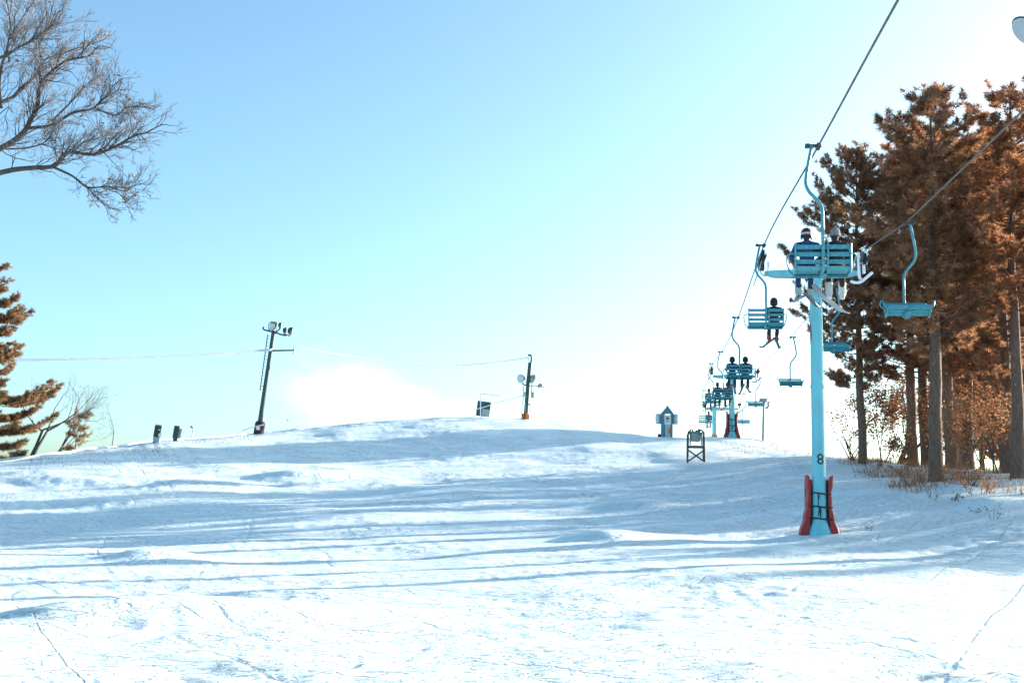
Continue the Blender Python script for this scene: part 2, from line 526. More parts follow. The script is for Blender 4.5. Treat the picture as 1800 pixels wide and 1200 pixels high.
    b1 = N.new('ShaderNodeBump'); b1.inputs['Strength'].default_value = .7; b1.inputs['Distance'].default_value = .15
    b2 = N.new('ShaderNodeBump'); b2.inputs['Strength'].default_value = .5; b2.inputs['Distance'].default_value = .03
    L.new(n2.outputs['Fac'], b1.inputs['Height']); L.new(n3.outputs['Fac'], b2.inputs['Height'])
    L.new(bc.outputs[0], b1.inputs['Normal'])
    L.new(b1.outputs[0], b2.inputs['Normal']); L.new(b2.outputs[0], b.inputs['Normal'])
    return m
M_SNOW = snow_material()

def build_terrain():
    fine = np.linspace(R(-36), R(38), 620)
    coarse = np.linspace(R(38), R(360 - 36), 90)[1:-1]
    th = np.concatenate([fine, coarse])
    r = [1.5]
    while r[-1] < 135: r.append(r[-1] * 1.0088 if r[-1] > 7 else r[-1] * 1.05)
    while r[-1] < 900: r.append(r[-1] * 1.12)
    r = np.array(r)
    nt, nr = len(th), len(r)
    T, RR = np.meshgrid(th, r)
    X = RR * np.sin(T); Y = RR * np.cos(T)
    Z = height(X, Y)
    vs = np.stack([X, Y, Z], -1).reshape(-1, 3)
    c0 = np.array([[0, 0, Hz(0, 0)]])
    i = np.arange(nr - 1)[:, None] * nt; j = np.arange(nt)[None, :]; j2 = (j + 1) % nt
    quads = np.stack([i + j, i + j2, i + nt + j2, i + nt + j], -1).reshape(-1, 4)[:, ::-1]
    ci = len(vs)
    tris = np.stack([np.full(nt, ci), (np.arange(nt) + 1) % nt, np.arange(nt)], -1)[:, ::-1]
    vs = np.vstack([vs, c0])
    me = bpy.data.meshes.new('snow_slope')
    me.vertices.add(len(vs)); me.vertices.foreach_set('co', vs.ravel())
    nl = quads.size + tris.size
    me.loops.add(nl); me.loops.foreach_set('vertex_index', np.concatenate([quads.ravel(), tris.ravel()]).astype(np.int32))
    npoly = len(quads) + len(tris)
    me.polygons.add(npoly)
    me.polygons.foreach_set('loop_start', np.concatenate([np.arange(len(quads)) * 4, quads.size + np.arange(len(tris)) * 3]).astype(np.int32))
    me.polygons.foreach_set('use_smooth', np.ones(npoly, bool))
    me.materials.append(M_SNOW)
    me.update(calc_edges=True)
    me.validate()
    o = link('snow_slope', me)
    # faces must look up
    if me.polygons[len(quads) // 2].normal.z < 0:
        me.flip_normals()
    return tag(o, 'white groomed snow slope rising to a rounded crest, crossed by ski tracks', kind='structure')
build_terrain()
# ------------------------------------------------------------------ object materials
M_TEAL = mat('teal_paint', (.038, .24, .30), rough=.42, var=.14, scale=9, bump=.12, bscale=60, wear=(.16, .30, .33), wear_amt=.25)
M_TEALPOLE = mat('pole_paint', (.16, .52, .58), rough=.45, var=.10, scale=3, bump=.10, bscale=40, wear=(.22, .46, .50), wear_amt=.22, stretch=(1, 1, .35))
M_RUST = mat('rust_patch', (.22, .12, .08), rough=.85, var=.4, scale=14, bump=.3, bscale=50)
M_STEEL = mat('galvanised_steel', (.32, .34, .34), rough=.45, metal=.6, var=.2, scale=10)
M_DARK = mat('dark_steel', (.035, .045, .045), rough=.55, var=.3, scale=12)
M_DARKGREEN = mat('dark_green_paint', (.025, .06, .06), rough=.5, var=.25, scale=8)
M_RUBBER = mat('black_rubber', (.018, .018, .02), rough=.7, var=.3)
M_CABLE = mat('cable_steel', (.09, .085, .08), rough=.5, metal=.4, var=.35, scale=4)
M_RED = mat('red_vinyl', (.32, .011, .014), rough=.38, var=.18, scale=5, bump=.2, bscale=14)
M_DARKPAD_SHADE = mat('dark_pad_and_shade', (.05, .018, .02), rough=.8, var=.3)  # dark pad of the light pole; also the shade painted inside the tower padding
M_WHITE = mat('white_paint', (.78, .79, .78), rough=.5, var=.06, scale=8)
M_FROST = mat('frosted_white', (.82, .84, .86), rough=.7, var=.06, scale=10)
M_ORANGE = mat('orange_paint', (.50, .17, .03), rough=.55, var=.2)
M_WOOD = mat('weathered_wood', (.10, .075, .06), rough=.85, var=.35, scale=5, bump=.3, bscale=22, stretch=(6, 6, .7))
M_CANVAS = mat('grey_canvas', (.34, .34, .29), rough=.9, var=.2, scale=7, bump=.4, bscale=12)
M_GREYPL = mat('grey_plastic', (.30, .36, .36), rough=.5, var=.15)
M_LAMP = mat('lamp_glass', (.55, .60, .60), rough=.15, var=.05)
M_PRINT = mat('poster_print', (.75, .50, .38), rough=.6, var=.45, scale=9)
M_BLUEJ = mat('blue_jacket', (.010, .040, .115), rough=.75, var=.25, scale=9, bump=.5, bscale=16)
M_BLUET = mat('blue_trousers', (.008, .028, .085), rough=.8, var=.25, scale=9, bump=.5, bscale=16)
M_BLACKJ = mat('black_jacket', (.014, .014, .017), rough=.8, var=.35, scale=9, bump=.5, bscale=16)
M_BROWNT = mat('dark_brown_trousers', (.020, .013, .011), rough=.85, var=.3, scale=9, bump=.5, bscale=16)
M_NAVY = mat('navy_jacket', (.014, .022, .045), rough=.8, var=.3, scale=9, bump=.5, bscale=16)
M_CHAR = mat('charcoal_trousers', (.020, .022, .024), rough=.85, var=.3, scale=9, bump=.5, bscale=16)
M_GREYJ = mat('grey_jacket', (.24, .27, .28), rough=.8, var=.3, scale=9, bump=.5, bscale=16)
M_SKIN = mat('skin', (.52, .30, .22), rough=.55, var=.08)
M_GLOVE = mat('glove', (.02, .02, .022), rough=.8, var=.3)
M_HELMET = mat('helmet_shell', (.022, .024, .027), rough=.35, var=.2)
M_GREYKNIT = mat('grey_knit', (.20, .21, .21), rough=.95, var=.3, scale=20, bump=.6, bscale=60, stretch=(1, 1, .3))
M_PINK = mat('strap_print', (.50, .32, .36), rough=.7, var=.5, scale=30)
M_LENS = mat('goggle_lens', (.05, .04, .02), rough=.1, var=.1)
M_BOOTW = mat('white_boot', (.46, .46, .45), rough=.6, var=.12, scale=8, bump=.3, bscale=20)
M_BOOTR = mat('red_boot', (.34, .03, .025), rough=.45, var=.15)
M_BOOTD = mat('dark_boot', (.03, .03, .03), rough=.6, var=.2)
M_SKIB = mat('ski_base', (.12, .135, .135), rough=.4, var=.15)
M_SKID = mat('ski_dark', (.05, .055, .06), rough=.4, var=.3)
M_BOARD = mat('board_base', (.27, .32, .37), rough=.3, var=.18, scale=4)

# ------------------------------------------------------------------ the lift line
ASC = [(1583, 0, 15.4), (1440, 257, 23.6), (1347, 428, 36.9), (1297, 558, 50.5), (1268, 618, 65.0), (1249, 641, 80.0), (1240, 684, 95.0), (1229, 722, 120.0)]
DSC = [(1800, 190, 20.3), (1590, 392, 30.5), (1526, 439, 36.9), (1466, 505, 44.2), (1390, 592, 58.7), (1331, 647, 80.0), (1307, 690, 95.0), (1280, 722, 120.0)]
asc = np.array([P(*a) for a in ASC]); dsc = np.array([P(*a) for a in DSC])
asc = np.vstack([asc[0] + (asc[0] - asc[1]) * 1.0 + [0, 0, -.1], asc]); asc = np.vstack([asc[0] + (asc[0] - asc[1]) * 1.2 + [0, 0, .5], asc])
dsc = np.vstack([dsc[0] + (dsc[0] - dsc[1]) * 1.1 + [0, 0, .2], dsc]); dsc = np.vstack([dsc[0] + (dsc[0] - dsc[1]) * 1.2 + [0, 0, .6], dsc])
# in plan both ropes are straight and parallel
_k = np.polyfit(asc[2:, 1], asc[2:, 0], 1); _k2 = np.polyfit(dsc[2:, 1], dsc[2:, 0], 1)
asc[:, 0] = .75 * np.polyval(_k, asc[:, 1]) + .25 * asc[:, 0]
dsc[:, 0] = .75 * np.polyval(_k2, dsc[:, 1]) + .25 * dsc[:, 0]
asc_path = smooth_path(asc, 14); dsc_path = np.vstack([dsc[i] + (dsc[i + 1] - dsc[i]) * t for i in range(len(dsc) - 1) for t in np.linspace(0, 1, 8, endpoint=False)] + [dsc[-1]])
YAW = -math.atan(float(_k[0] + _k2[0]) / 2)

def on_cable(path, d):
    dd = (path - EYE) @ FWD
    i = int(np.argmin(np.abs(dd - d)))
    i = min(max(i, 1), len(path) - 2)
    j = i + 1 if d > dd[i] else i - 1
    t = (d - dd[i]) / (dd[j] - dd[i] + 1e-9)
    return path[i] * (1 - t) + path[j] * t

tag(MB().tube(asc_path, .021, 8).obj('haul_cable', M_CABLE), 'dark steel cable climbing over the left arm of the lift towers', 'cable', 'steel cables of the chairlift')
tag(MB().tube(dsc_path, .018, 8).obj('haul_cable', M_CABLE), 'dark steel cable over the right tower arms, passing before the pines', 'cable', 'steel cables of the chairlift')

# ------------------------------------------------------------------ lift towers
def number_on_pole(r, z0, ang, w, h, t):
    """a black stencilled 8 bent round the pole"""
    mb = MB()
    def strip(pts):
        for (a0, b0), (a1, b1) in zip(pts[:-1], pts[1:]):
            ln = math.hypot(a1 - a0, b1 - b0)
            nx, ny = -(b1 - b0) / ln * t / 2, (a1 - a0) / ln * t / 2
            ex, ey = (a1 - a0) / ln * t * .35, (b1 - b0) / ln * t * .35
            quad = [(a0 - ex + nx, b0 - ey + ny), (a0 - ex - nx, b0 - ey - ny), (a1 + ex - nx, b1 + ey - ny), (a1 + ex + nx, b1 + ey + ny)]
            vs = []
            for rr in (r + .001, r + .006):
                for a, b in quad:
                    th = ang + a / r
                    vs.append((rr * math.sin(th), -rr * math.cos(th), z0 + b))
            mb.add(vs, [(0, 1, 2, 3)[::-1], (4, 5, 6, 7), (0, 1, 5, 4), (1, 2, 6, 5), (2, 3, 7, 6), (3, 0, 4, 7)])
    c = .3 * w
    def loop(b0, b1):
        x0, x1 = -w / 2, w / 2
        strip([(x0 + c, b0), (x1 - c, b0), (x1, b0 + c), (x1, b1 - c), (x1 - c, b1), (x0 + c, b1), (x0, b1 - c), (x0, b0 + c), (x0 + c, b0)])
    loop(0, h / 2); loop(h / 2, h)
    return mb

def make_tower(base, label, cabL, cabR, r, pads=True, number=False, foot=None, pole_top=None):
    t = thing('lift_tower', base, label, 'lift tower', 'teal chairlift towers')
    t.rotation_euler = (0, 0, YAW)
    Ri = rotz(-YAW)
    L = Ri @ (cabL - base); Rr = Ri @ (cabR - base)
    zc = (L[2] + Rr[2]) / 2
    za = zc - .62
    # pole, slightly tapered, with a flared foot and a cap
    mb = MB().lathe([(r * 1.75, -.6), (r * 1.7, .05), (r * 1.12, .42), (r * 1.06, .5), (r * 1.0, 2.5), (r * .93, za + .12), (r * .93, za + .25), (r * .5, za + .3)], 24)
    mb.lathe([(r * 1.06, za * .55), (r * 1.08, za * .55 + .02), (r * 1.08, za * .55 + .1), (r * 1.06, za * .55 + .12)], 24)
    mb.obj('pole', M_TEALPOLE, t)
    # cross arm: two tapered box beams joined by a collar
    xl, xr = L[0], Rr[0]
    for x in (xl, xr):
        s = 1 if x > 0 else -1
        vs = []
        for xx, hh, dd in ((s * r * .8, .14, .15), (x - s * .42, .11, .13), (x - s * .10, .06, .09)):
            drop = 0 if abs(xx) < abs(x) - .3 else .03
            for (b, c) in ((-1, -1), (1, -1), (1, 1), (-1, 1)):
                vs.append((xx, b * dd, za + c * hh + drop))
        fs = []
        for i in range(2):
            for k in range(4):
                q = (i * 4 + k, i * 4 + (k + 1) % 4, i * 4 + 4 + (k + 1) % 4, i * 4 + 4 + k)
                fs.append(q if s > 0 else q[::-1])
        fs += [(0, 3, 2, 1) if s > 0 else (0, 1, 2, 3), (8, 9, 10, 11) if s > 0 else (11, 10, 9, 8)]
        MB().add(vs, fs).obj('cross_arm', M_TEALPOLE, t, smooth=False)
    MB().lathe([(r * 1.05, za - .24), (r * 1.12, za - .22), (r * 1.12, za + .2), (r * 1.05, za + .22)], 20).obj('collar', M_TEALPOLE, t)
    # sheave trains
    for (x, zcab) in ((xl, L[2]), (xr, Rr[2])):
        s = 1 if x > 0 else -1
        fr = MB()
        fr.box((x - s * .085, 0, zcab - .24), (.03, 1.9, .12), bevel=.012)
        fr.box((x + s * .085, 0, zcab - .24), (.03, 1.9, .12), bevel=.012)
        fr.box((x, 0, zcab - .42), (.20, .26, .28), bevel=.02)
        for yy in (-.72, -.24, .24, .72):
            fr.tube([(x - .12, yy, zcab - .24), (x + .12, yy, zcab - .24)], .022, 8)
        frame = fr.obj('sheave_frame', M_DARK, t, smooth=False)
        for yy in (-.72, -.24, .24, .72):
            w = MB().lathe([(.19, -.045), (.21, -.035), (.185, -.012), (.185, .012), (.21, .035), (.19, .045)], 20, c=(x, yy, zcab - .212), rot=roty(math.pi / 2))
            w.obj('sheave_wheel', M_RUBBER, frame)
        # cable catcher on the outer side: struts and an upturned bar
        if s > 0:
            c = MB()
            c.tube([(x - .16, -.5, zcab + .06), (x - .16, -.55, zcab - .75), (x - .12, -.6, zcab - .86)], .05, 8)
            c.tube([(x + .0, -.5, zcab - .22), (x + .0, -.55, zcab - .66)], .05, 8)
            c.tube([(x - .20, -.48, zcab - .32), (x + .05, -.48, zcab - .26)], .025, 8)
            c.tube(smooth_path([(x - .45, -.62, zcab - .93), (x - .30, -.62, zcab - .98), (x - .14, -.62, zcab - .96), (x + .0, -.62, zcab - .86), (x + .25, -.62, zcab - .64)], 5), .048, 8)
            c.obj('cable_catcher', M_FROST if number else M_STEEL, t)
        else:
            c = MB()
            c.tube(smooth_path([(x + .18, -.5, zcab - .38), (x + .17, -.52, zcab - .72), (x + .08, -.54, zcab - .86), (x - .03, -.54, zcab - .80), (x - .08, -.54, zcab - .72)], 5), .022, 8)
            c.tube([(x - .02, -.5, zcab - .34), (x - .2, -.5, zcab - .9), (x - .3, -.5, zcab - 1.2)], .018, 8)
            c.obj('cable_catcher', M_STEEL, t)
    if pads:
        ph = 1.78
        for s in (-1, 1):
            # quilted slab standing at the side of the pole: inner face near the pole, outer face bulging
            zs = np.linspace(-.25, ph, 22)
            mb = MB(); vs = []; ny = 9
            for z in zs:
                u = np.clip(z / ph, 0, 1)
                flare = .27 * (1 - u) ** 2.6 + .05 * max(0, u - .8) / .2 + (.06 * max(0, u - .55) / .45 if s > 0 else .02)
                puff = .035 * abs(math.sin(math.pi * (u * 4.0 + .12)))
                xo = r + .14 + flare + puff
                xi = r + .05 + flare * .25 + (.03 if u > .9 else 0)
                ring = []
                for k in range(ny):          # front to back on the outside
                    a = k / (ny - 1)
                    ring.append((s * (xo - .10 * (abs(a - .45) * 1.6) ** 2), -.16 + .60 * a, z + (.10 * (1 - a) * (u > .98))))
                for k in range(ny):
                    a = 1 - k / (ny - 1)
                    ring.append((s * (xi), -.14 + .56 * a, z + (.04 * (1 - a) * (u > .98))))
                vs += ring
            n = 2 * ny
            fs = []
            for i in range(len(zs) - 1):
                for k in range(n):
                    q = (i * n + k, i * n + (k + 1) % n, (i + 1) * n + (k + 1) % n, (i + 1) * n + k)
                    fs.append(q if s > 0 else q[::-1])
            fs.append(tuple(range(n))[::-1] if s > 0 else tuple(range(n)))
            top = tuple((len(zs) - 1) * n + k for k in range(n))
            fs.append(top if s > 0 else top[::-1])
            mb.add(vs, fs)
            mb.obj('pad', M_RED, t)
            # dark strip facing the pole: shade inside the padding, put in as colour
            MB().box((s * (r + .045), .06, ph * .46), (.035, .34, ph * .9), bevel=.01).obj('dark_pad_and_shade', M_DARKPAD_SHADE, t)
        # back of the padding behind the pole
        MB().box((0, .40, ph * .48), (2 * r + .4, .12, ph * 1.0), bevel=.05).obj('pad', M_RED, t)
        for u in (.72, .48, .27):
            z = ph * u
            fl = .27 * (1 - u) ** 2.6 - .03
            pts = [(-(r + .15 + fl), -.10, z), (-(r + .03), -.19, z + .015), (-r * .75, -r * .86 - .03, z + .02), (0, -r - .035, z), (r * .75, -r * .86 - .03, z - .01), (r + .03, -.19, z - .02), (r + .17 + fl, -.10, z - .01)]
            MB().tube(smooth_path(pts, 5), .026, 6).obj('strap', M_RUBBER, t)
        mb = MB()
        mb.tube(smooth_path([(-.04, -r - .05, ph * .72), (-.06, -r - .06, ph * .62), (-.07, -r - .05, ph * .5)], 4), .016, 6)
        mb.box((-.055, -r - .06, ph * .66), (.05, .03, .12))
        mb.tube(smooth_path([(-.05, -r - .05, ph * .48), (0, -r - .07, ph * .42), (.0, -r - .06, ph * .3)], 4), .018, 6)
        mb.tube(smooth_path([(-.03, -r - .05, ph * .48), (-.05, -r - .07, ph * .4), (-.09, -r - .06, ph * .31)], 4), .014, 6)
        mb.box((-.01, -r - .065, ph * .41), (.07, .04, .16))
        mb.obj('strap_buckle', M_RUBBER, t)
    if number:
        number_on_pole(r * 1.0, 2.24, .16, .155, .29, .048).obj('tower_number', M_RUBBER, t, smooth=False)
        # patch where the paint has come off, on the left side of the pole
        mb = MB(); vs = []; fs = []
        zs = np.linspace(6.15, 6.95, 9); an = np.linspace(-1.45, -.82, 7)
        for i, z in enumerate(zs):
            u = i / 8
            for k, a in enumerate(an):
                q = math.sin(u * math.pi) ** .6
                aa = -1.3 + (a + 1.15) * q * (1 + .25 * math.sin(7 * u + k))
                rr = r * .965 + .004
                vs.append((rr * math.sin(aa), -rr * math.cos(aa), z))
        for i in range(8):
            for k in range(6):
                fs.append((i * 7 + k, i * 7 + k + 1, i * 7 + 8 + k, i * 7 + 7 + k))
        mb.add(vs, fs).obj('bare_patch', M_RUST, t)
    if foot:
        MB().lathe([(r * 1.35, -.2), (r * 1.35, .45), (r * 1.1, .5)], 16).obj('foot_wrap', foot, t)
    return t

T8 = ground(1441, 36.6)
make_tower(T8, 'tall teal tower numbered 8 with red padding strapped round its base', on_cable(asc_path, 36.6), on_cable(dsc_path, 36.6), .215, number=True)
T2 = ground(1287, 80.0)
make_tower(T2, 'farther teal tower on the crest with dark red padding at its foot', on_cable(asc_path, 79.9), on_cable(dsc_path, 79.9), .20)
T3 = ground(1256.5, 100.0)
T3[2] = P(1257, 773, 100)[2]
make_tower(T3, 'farthest short teal tower with an orange wrapped foot', on_cable(asc_path, 104.0) + [0, 0, -.6], on_cable(dsc_path, 104.0) + [0, 0, -.6], .22, pads=False, foot=M_ORANGE)

# ------------------------------------------------------------------ chairs
SEAT = np.array([.03, 0.0, -2.66])
def make_chair(label, group, tilt=0.0):
    t = thing('lift_chair', (0, 0, 0), label, 'chairlift chair', group)
    hinge = np.array([0, -.24, .5]); Rt = rotx(tilt)
    def tf(mb):
        for i, v in enumerate(mb.v):
            mb.v[i] = (v - hinge) @ Rt.T + hinge + SEAT
        return mb
    # hanger: an S-bent tube from the grip down to the seat back
    pts = [(0, -.245, .28), (0, -.245, .6), (0, -.235, 1.0), (0, -.22, 1.20), (-.04, -.21, 1.36), (-.14, -.19, 1.50), (-.24, -.17, 1.62), (-.30, -.15, 1.76), (-.305, -.13, 1.92), (-.25, -.09, 2.25), (-.165, -.03, 2.66)]
    mb = MB().tube(smooth_path(pts, 5), .036, 10)
    for i, v in enumerate(mb.v): mb.v[i] = v + SEAT
    mb.obj('hanger', M_TEAL, t)
    g = MB()
    g.box((-.10, 0, .005), (.34, .09, .055), bevel=.015)
    g.box((.0, 0, -.01), (.09, .30, .085), bevel=.02)
    g.box((-.22, 0, .005), (.10, .13, .08), bevel=.02)
    g.obj('grip', M_DARK, t)
    # frame
    fr = MB()
    for x in (-.545, .095, .545):
        fr.tube(smooth_path([(x, -.25, .53), (x, -.225, .2), (x, -.20, .04), (x, -.12, -.035), (x, .1, -.035), (x, .27, -.03)], 4), .022, 8)
    fr.tube(smooth_path([(0, -.25, .53), (0, -.225, .2), (0, -.20, .04), (0, -.12, -.045), (0, .1, -.045), (0, .27, -.04)], 4), .032, 8)
    fr.box((.02, .02, -.085), (.13, .30, .05), bevel=.01)
    fr.tube([(-.56, .25, -.04), (.56, .25, -.04)], .02, 8)
    tf(fr).obj('seat_frame', M_TEAL, t)
    # back slats, two panels either side of the hanger
    for z, y in ((.465, -.232), (.315, -.218), (.165, -.206)):
        for x0, x1 in ((-.55, -.02), (.02, .55)):
            tf(MB().box(((x0 + x1) / 2, y + .022, z), (x1 - x0, .022, .092), bevel=.006)).obj('back_slat', M_TEAL, t, smooth=False)
    for y, z, tl in ((-.165, .035, .7), (-.06, .0, .06), (.06, -.003, 0), (.18, .004, -.06), (.262, -.03, -1.1)):
        for x0, x1 in ((-.55, -.02), (.02, .55)):
            tf(MB().box(((x0 + x1) / 2, y, z), (x1 - x0, .105, .022), rot=rotx(-tl), bevel=.006)).obj('seat_slat', M_TEAL, t, smooth=False)
    for s in (-1, 1):
        a = MB().tube(smooth_path([(s * .55, -.21, .32), (s * .62, -.19, .335), (s * .67, -.08, .33), (s * .68, .10, .31), (s * .665, .20, .22), (s * .62, .22, .06), (s * .55, .2, -.03)], 5), .016, 8)
        tf(a).obj('arm_rail', M_TEAL, t)
    return t

G_ASC = 'occupied chairs riding up the left cable'
G_DSC = 'empty chairs coming down the right cable'
chair_up = make_chair('nearest teal chair with a blue-clad skier and a grey-hatted snowboarder', G_ASC)
chair_dn = make_chair('empty teal chair hanging in front of the pine trunks', G_DSC, tilt=R(30))
chairs = {}
def put_up(key, d, label):
    p = on_cable(asc_path, d)
    o = chair_up if not chairs else copy_tree(chair_up)
    o['label'] = label
    o.location = p; o.rotation_euler = (0, 0, YAW)
    chairs[key] = o
put_up('a1', 23.6, 'nearest teal chair in full view, carrying a blue-clad skier and a grey-hatted snowboarder')
put_up('a2', 37.2, 'teal chair left of the tall pole, its left half empty beside a red-booted rider')
put_up('a3', 50.5, 'teal chair in mid slope with two dark-clad riders, between two empty stretches of cable')
put_up('a4', 65.0, 'teal chair with two dark-clad riders, overlapping the far tower pole')
put_up('a5', 79.0, 'far small teal chair with a grey-jacketed rider, under the far left sheave')
put_up('a6', 96.0, 'farthest pale teal chair, one rider on its right half, above the wooden stand')
put_up('a0', 7.3, 'overhead teal chair cut off by the upper right corner of the photo')
for i, (d, lab) in enumerate([(30.6, 'empty teal chair hanging in front of the dense brown pines'), (44.2, 'empty teal chair half hidden behind the tall pole numbered 8'),
                              (58.9, 'empty teal chair hanging alone against white sky right of the riders'), (81.5, 'small empty teal chair touching the top of the grey lamp post'),
                              (96.0, 'smallest empty teal chair, low beside the far red padding')]):
    o = chair_dn if i == 0 else copy_tree(chair_dn)
    o['label'] = lab
    o.location = on_cable(dsc_path, d); o.rotation_euler = (0, 0, YAW + math.pi)

# ------------------------------------------------------------------ people
def body_mesh(name, mats, lean=0.0, hands='lap', legs=0.0, spread=0.0, near=True):
    """one continuous seated figure; materials: 0 jacket 1 trousers 2 gloves 3 face"""
    mb = MB(); bones = []
    def T(a, b, r0, r1, m, n=2, s=10):
        a = np.array(a, float); b = np.array(b, float)
        ts = np.linspace(0, 1, n + 1)
        mb.tube([a + (b - a) * t for t in ts], [r0 + (r1 - r0) * t for t in ts], s)
        mb.ball(a, r0, 10, 6); mb.ball(b, r1, 10, 6)
        bones.append((a, b, m, (r0 + r1) / 2))
    def B(c, s, m):
        mb.ball(c, s, 14, 10); bones.append((np.array(c, float), np.array(c, float) + 1e-4, m, float(np.mean(s))))
    yl = lean
    B((0, .02, .11), (.175, .15, .115), 1)
    B((0, -.02 + yl * .3, .27), (.165, .13, .17), 0)
    B((0, -.04 + yl * .7, .43), (.215, .15, .16), 0)
    T((-.14, -.05 + yl, .53), (.14, -.05 + yl, .53), .086, .086, 0)
    B((0, -.10 + yl, .58), (.13, .07, .055), 0)
    T((0, -.04 + yl, .54), (0, -.005 + yl * 1.1, .67), .070, .064, 2)
    hx = np.array([0, .01 + yl * 1.2, .765])
    B(hx, (.083, .100, .118), 3)
    B(hx + [0, .035, -.062], (.058, .062, .048), 3)
    mb.ball(hx + [0, .103, -.012], (.014, .022, .02), 8, 6)          # nose
    mb.ball(hx + [0, .094, -.052], (.026, .012, .007), 8, 6)         # mouth
    for s in (-1, 1):
        mb.ball(hx + [s * .085, -.005, -.012], (.012, .022, .032), 8, 6)   # ears
    for s in (-1, 1):
        sh = np.array([s * .208, -.05 + yl, .525])
        el = np.array([s * (.275 + spread), -.03 + yl * .5, .275])
        wr = np.array([s * .18, .20, .215]) if hands == 'lap' else np.array([s * .30, .17, .36])
        T(sh, el, .076, .062, 0, 3); T(el, wr, .056, .043, 0, 3)
        fw = unit(wr - el); side = unit(np.cross(fw, [0, 0, 1.0])); upv = np.cross(side, fw)
        pc = wr + fw * .055
        mb.ball(pc, (.040, .055, .030), 10, 8, rot=np.stack([side, fw, upv], 1))
        bones.append((wr + fw * .02, wr + fw * .16, 2, .04))
        for k, (off, ln) in enumerate(((-.030, .062), (-.010, .072), (.011, .068), (.031, .052))):
            a = pc + side * off + fw * .035
            m1 = a + fw * ln * .5 - upv * .012; e = m1 + fw * ln * .35 - upv * .034
            mb.tube([a, m1, e], [.0125, .012, .010], 6); mb.ball(e, .0102, 6, 5)
        th = pc - side * s * .035 - fw * .012
        e = th - side * s * .028 + fw * .045 - upv * .012
        mb.tube([th, (th + e) / 2 - side * s * .006, e], [.016, .014, .011], 6); mb.ball(e, .011, 6, 5)
    for s in (-1, 1):
        hp = np.array([s * .095, .03, .10]); kn = np.array([s * (.125 + .02 * (s > 0)), .44, .105])
        an = np.array([s * (.14 + legs * (s < 0)), .47 + .05 * (s > 0) - .03 * (s < 0), -.34])
        T(hp, kn, .098, .076, 1, 3); T(kn, an, .076, .062, 1, 4)
        T(an, an + [0, .0, -.05], .062, .055, 1, 1)
        T(an + [0, 0, -.06], an + [0, .13, -.11], .045, .035, 2, 1)
    src = mb.mesh('tmp', [M_SKIN])
    ob = link('tmp_body', src)
    md = ob.modifiers.new('r', 'REMESH'); md.mode = 'VOXEL'; md.voxel_size = .0125 if near else .02; md.use_smooth_shade = True
    sm = ob.modifiers.new('s', 'SMOOTH'); sm.iterations = 2; sm.factor = .4
    dg = bpy.context.evaluated_depsgraph_get()
    me = bpy.data.meshes.new_from_object(ob.evaluated_get(dg))
    me.name = name
    bpy.data.objects.remove(ob); bpy.data.meshes.remove(src)
    me.materials.clear()
    for m in mats: me.materials.append(m)
    n = len(me.polygons); cen = np.empty(n * 3); me.polygons.foreach_get('center', cen); cen = cen.reshape(-1, 3)
    best = np.full(n, 1e9); idx = np.zeros(n, int)
    for a, b, m, rr in bones:
        ab = b - a; tt = np.clip(((cen - a) @ ab) / (ab @ ab), 0, 1)
        d = np.linalg.norm(cen - a - tt[:, None] * ab, axis=1) - rr
        k = d < best; best[k] = d[k]; idx[k] = m
    idx[(idx == 3) & (cen[:, 1] < .045 + yl * 1.2)] = 2          # balaclava leaves only the face bare
    me.polygons.foreach_set('material_index', idx.astype(np.int32))
    me.polygons.foreach_set('use_smooth', np.ones(n, bool))
    me.update()
    return me

HEAD = np.array([0, .01, .765])
def helmet_mb():
    mb = MB()
    prof = [(.118, -.045), (.122, -.02), (.121, .02), (.112, .06), (.09, .10), (.055, .128), (.015, .138)]
    mb.lathe(prof, 18)
    for v in mb.v: v[:, 1] *= 1.14
    mb.tube([(-.11, .06, -.03), (-.07, .135, -.02), (0, .155, -.015), (.07, .135, -.02), (.11, .06, -.03)], .014, 6)
    for s in (-1, 1): mb.ball((s * .105, .0, -.07), (.026, .05, .055), 10, 8)
    return mb
def goggles_mb():
    mb = MB(); vs = []; fs = []; n = 24
    for k in range(n):
        a = 2 * math.pi * k / n
        for (rr, z) in ((1.0, -.022), (1.045, -.02), (1.045, .02), (1.0, .022)):
            vs.append((.121 * rr * math.cos(a), .139 * rr * math.sin(a) , z))
    for k in range(n):
        k2 = (k + 1) % n
        for q in range(4):
            fs.append((k * 4 + q, k2 * 4 + q, k2 * 4 + (q + 1) % 4, k * 4 + (q + 1) % 4))
    mb.add(vs, fs, 0)
    mb.ball((0, .112, -.012), (.085, .035, .045), 14, 8, mat=1)
    return mb
def beanie_mb():
    mb = MB()
    mb.lathe([(.108, -.05), (.116, -.045), (.118, .0), (.113, .005), (.113, .03), (.104, .075), (.075, .125), (.035, .150), (.01, .155)], 18)
    for v in mb.v: v[:, 1] *= 1.12
    mb.ball((0, 0, .165), .03, 10, 8)
    return mb
def boot_mb(kind):
    mb = MB()
    if kind == 'ski':
        mb.lathe([(.070, -.02), (.078, .0), (.072, .12), (.070, .2), (.076, .24)], 14, c=(0, 0, -.03), rot=rotx(-.12))
        mb.box((0, .06, -.075), (.10, .31, .10), bevel=.035)
        for z in (.0, .08, .15): mb.box((.0, .07 + z * .1, z - .02), (.13, .05, .022), bevel=.006)
    else:
        mb.lathe([(.075, -.03), (.080, .0), (.078, .12), (.080, .2), (.088, .24)], 14, c=(0, 0, -.04), rot=rotx(-.05))
        mb.box((0, .06, -.085), (.115, .30, .11), bevel=.045)
    return mb
MESH_HELMET = helmet_mb(); MESH_BEANIE = beanie_mb()
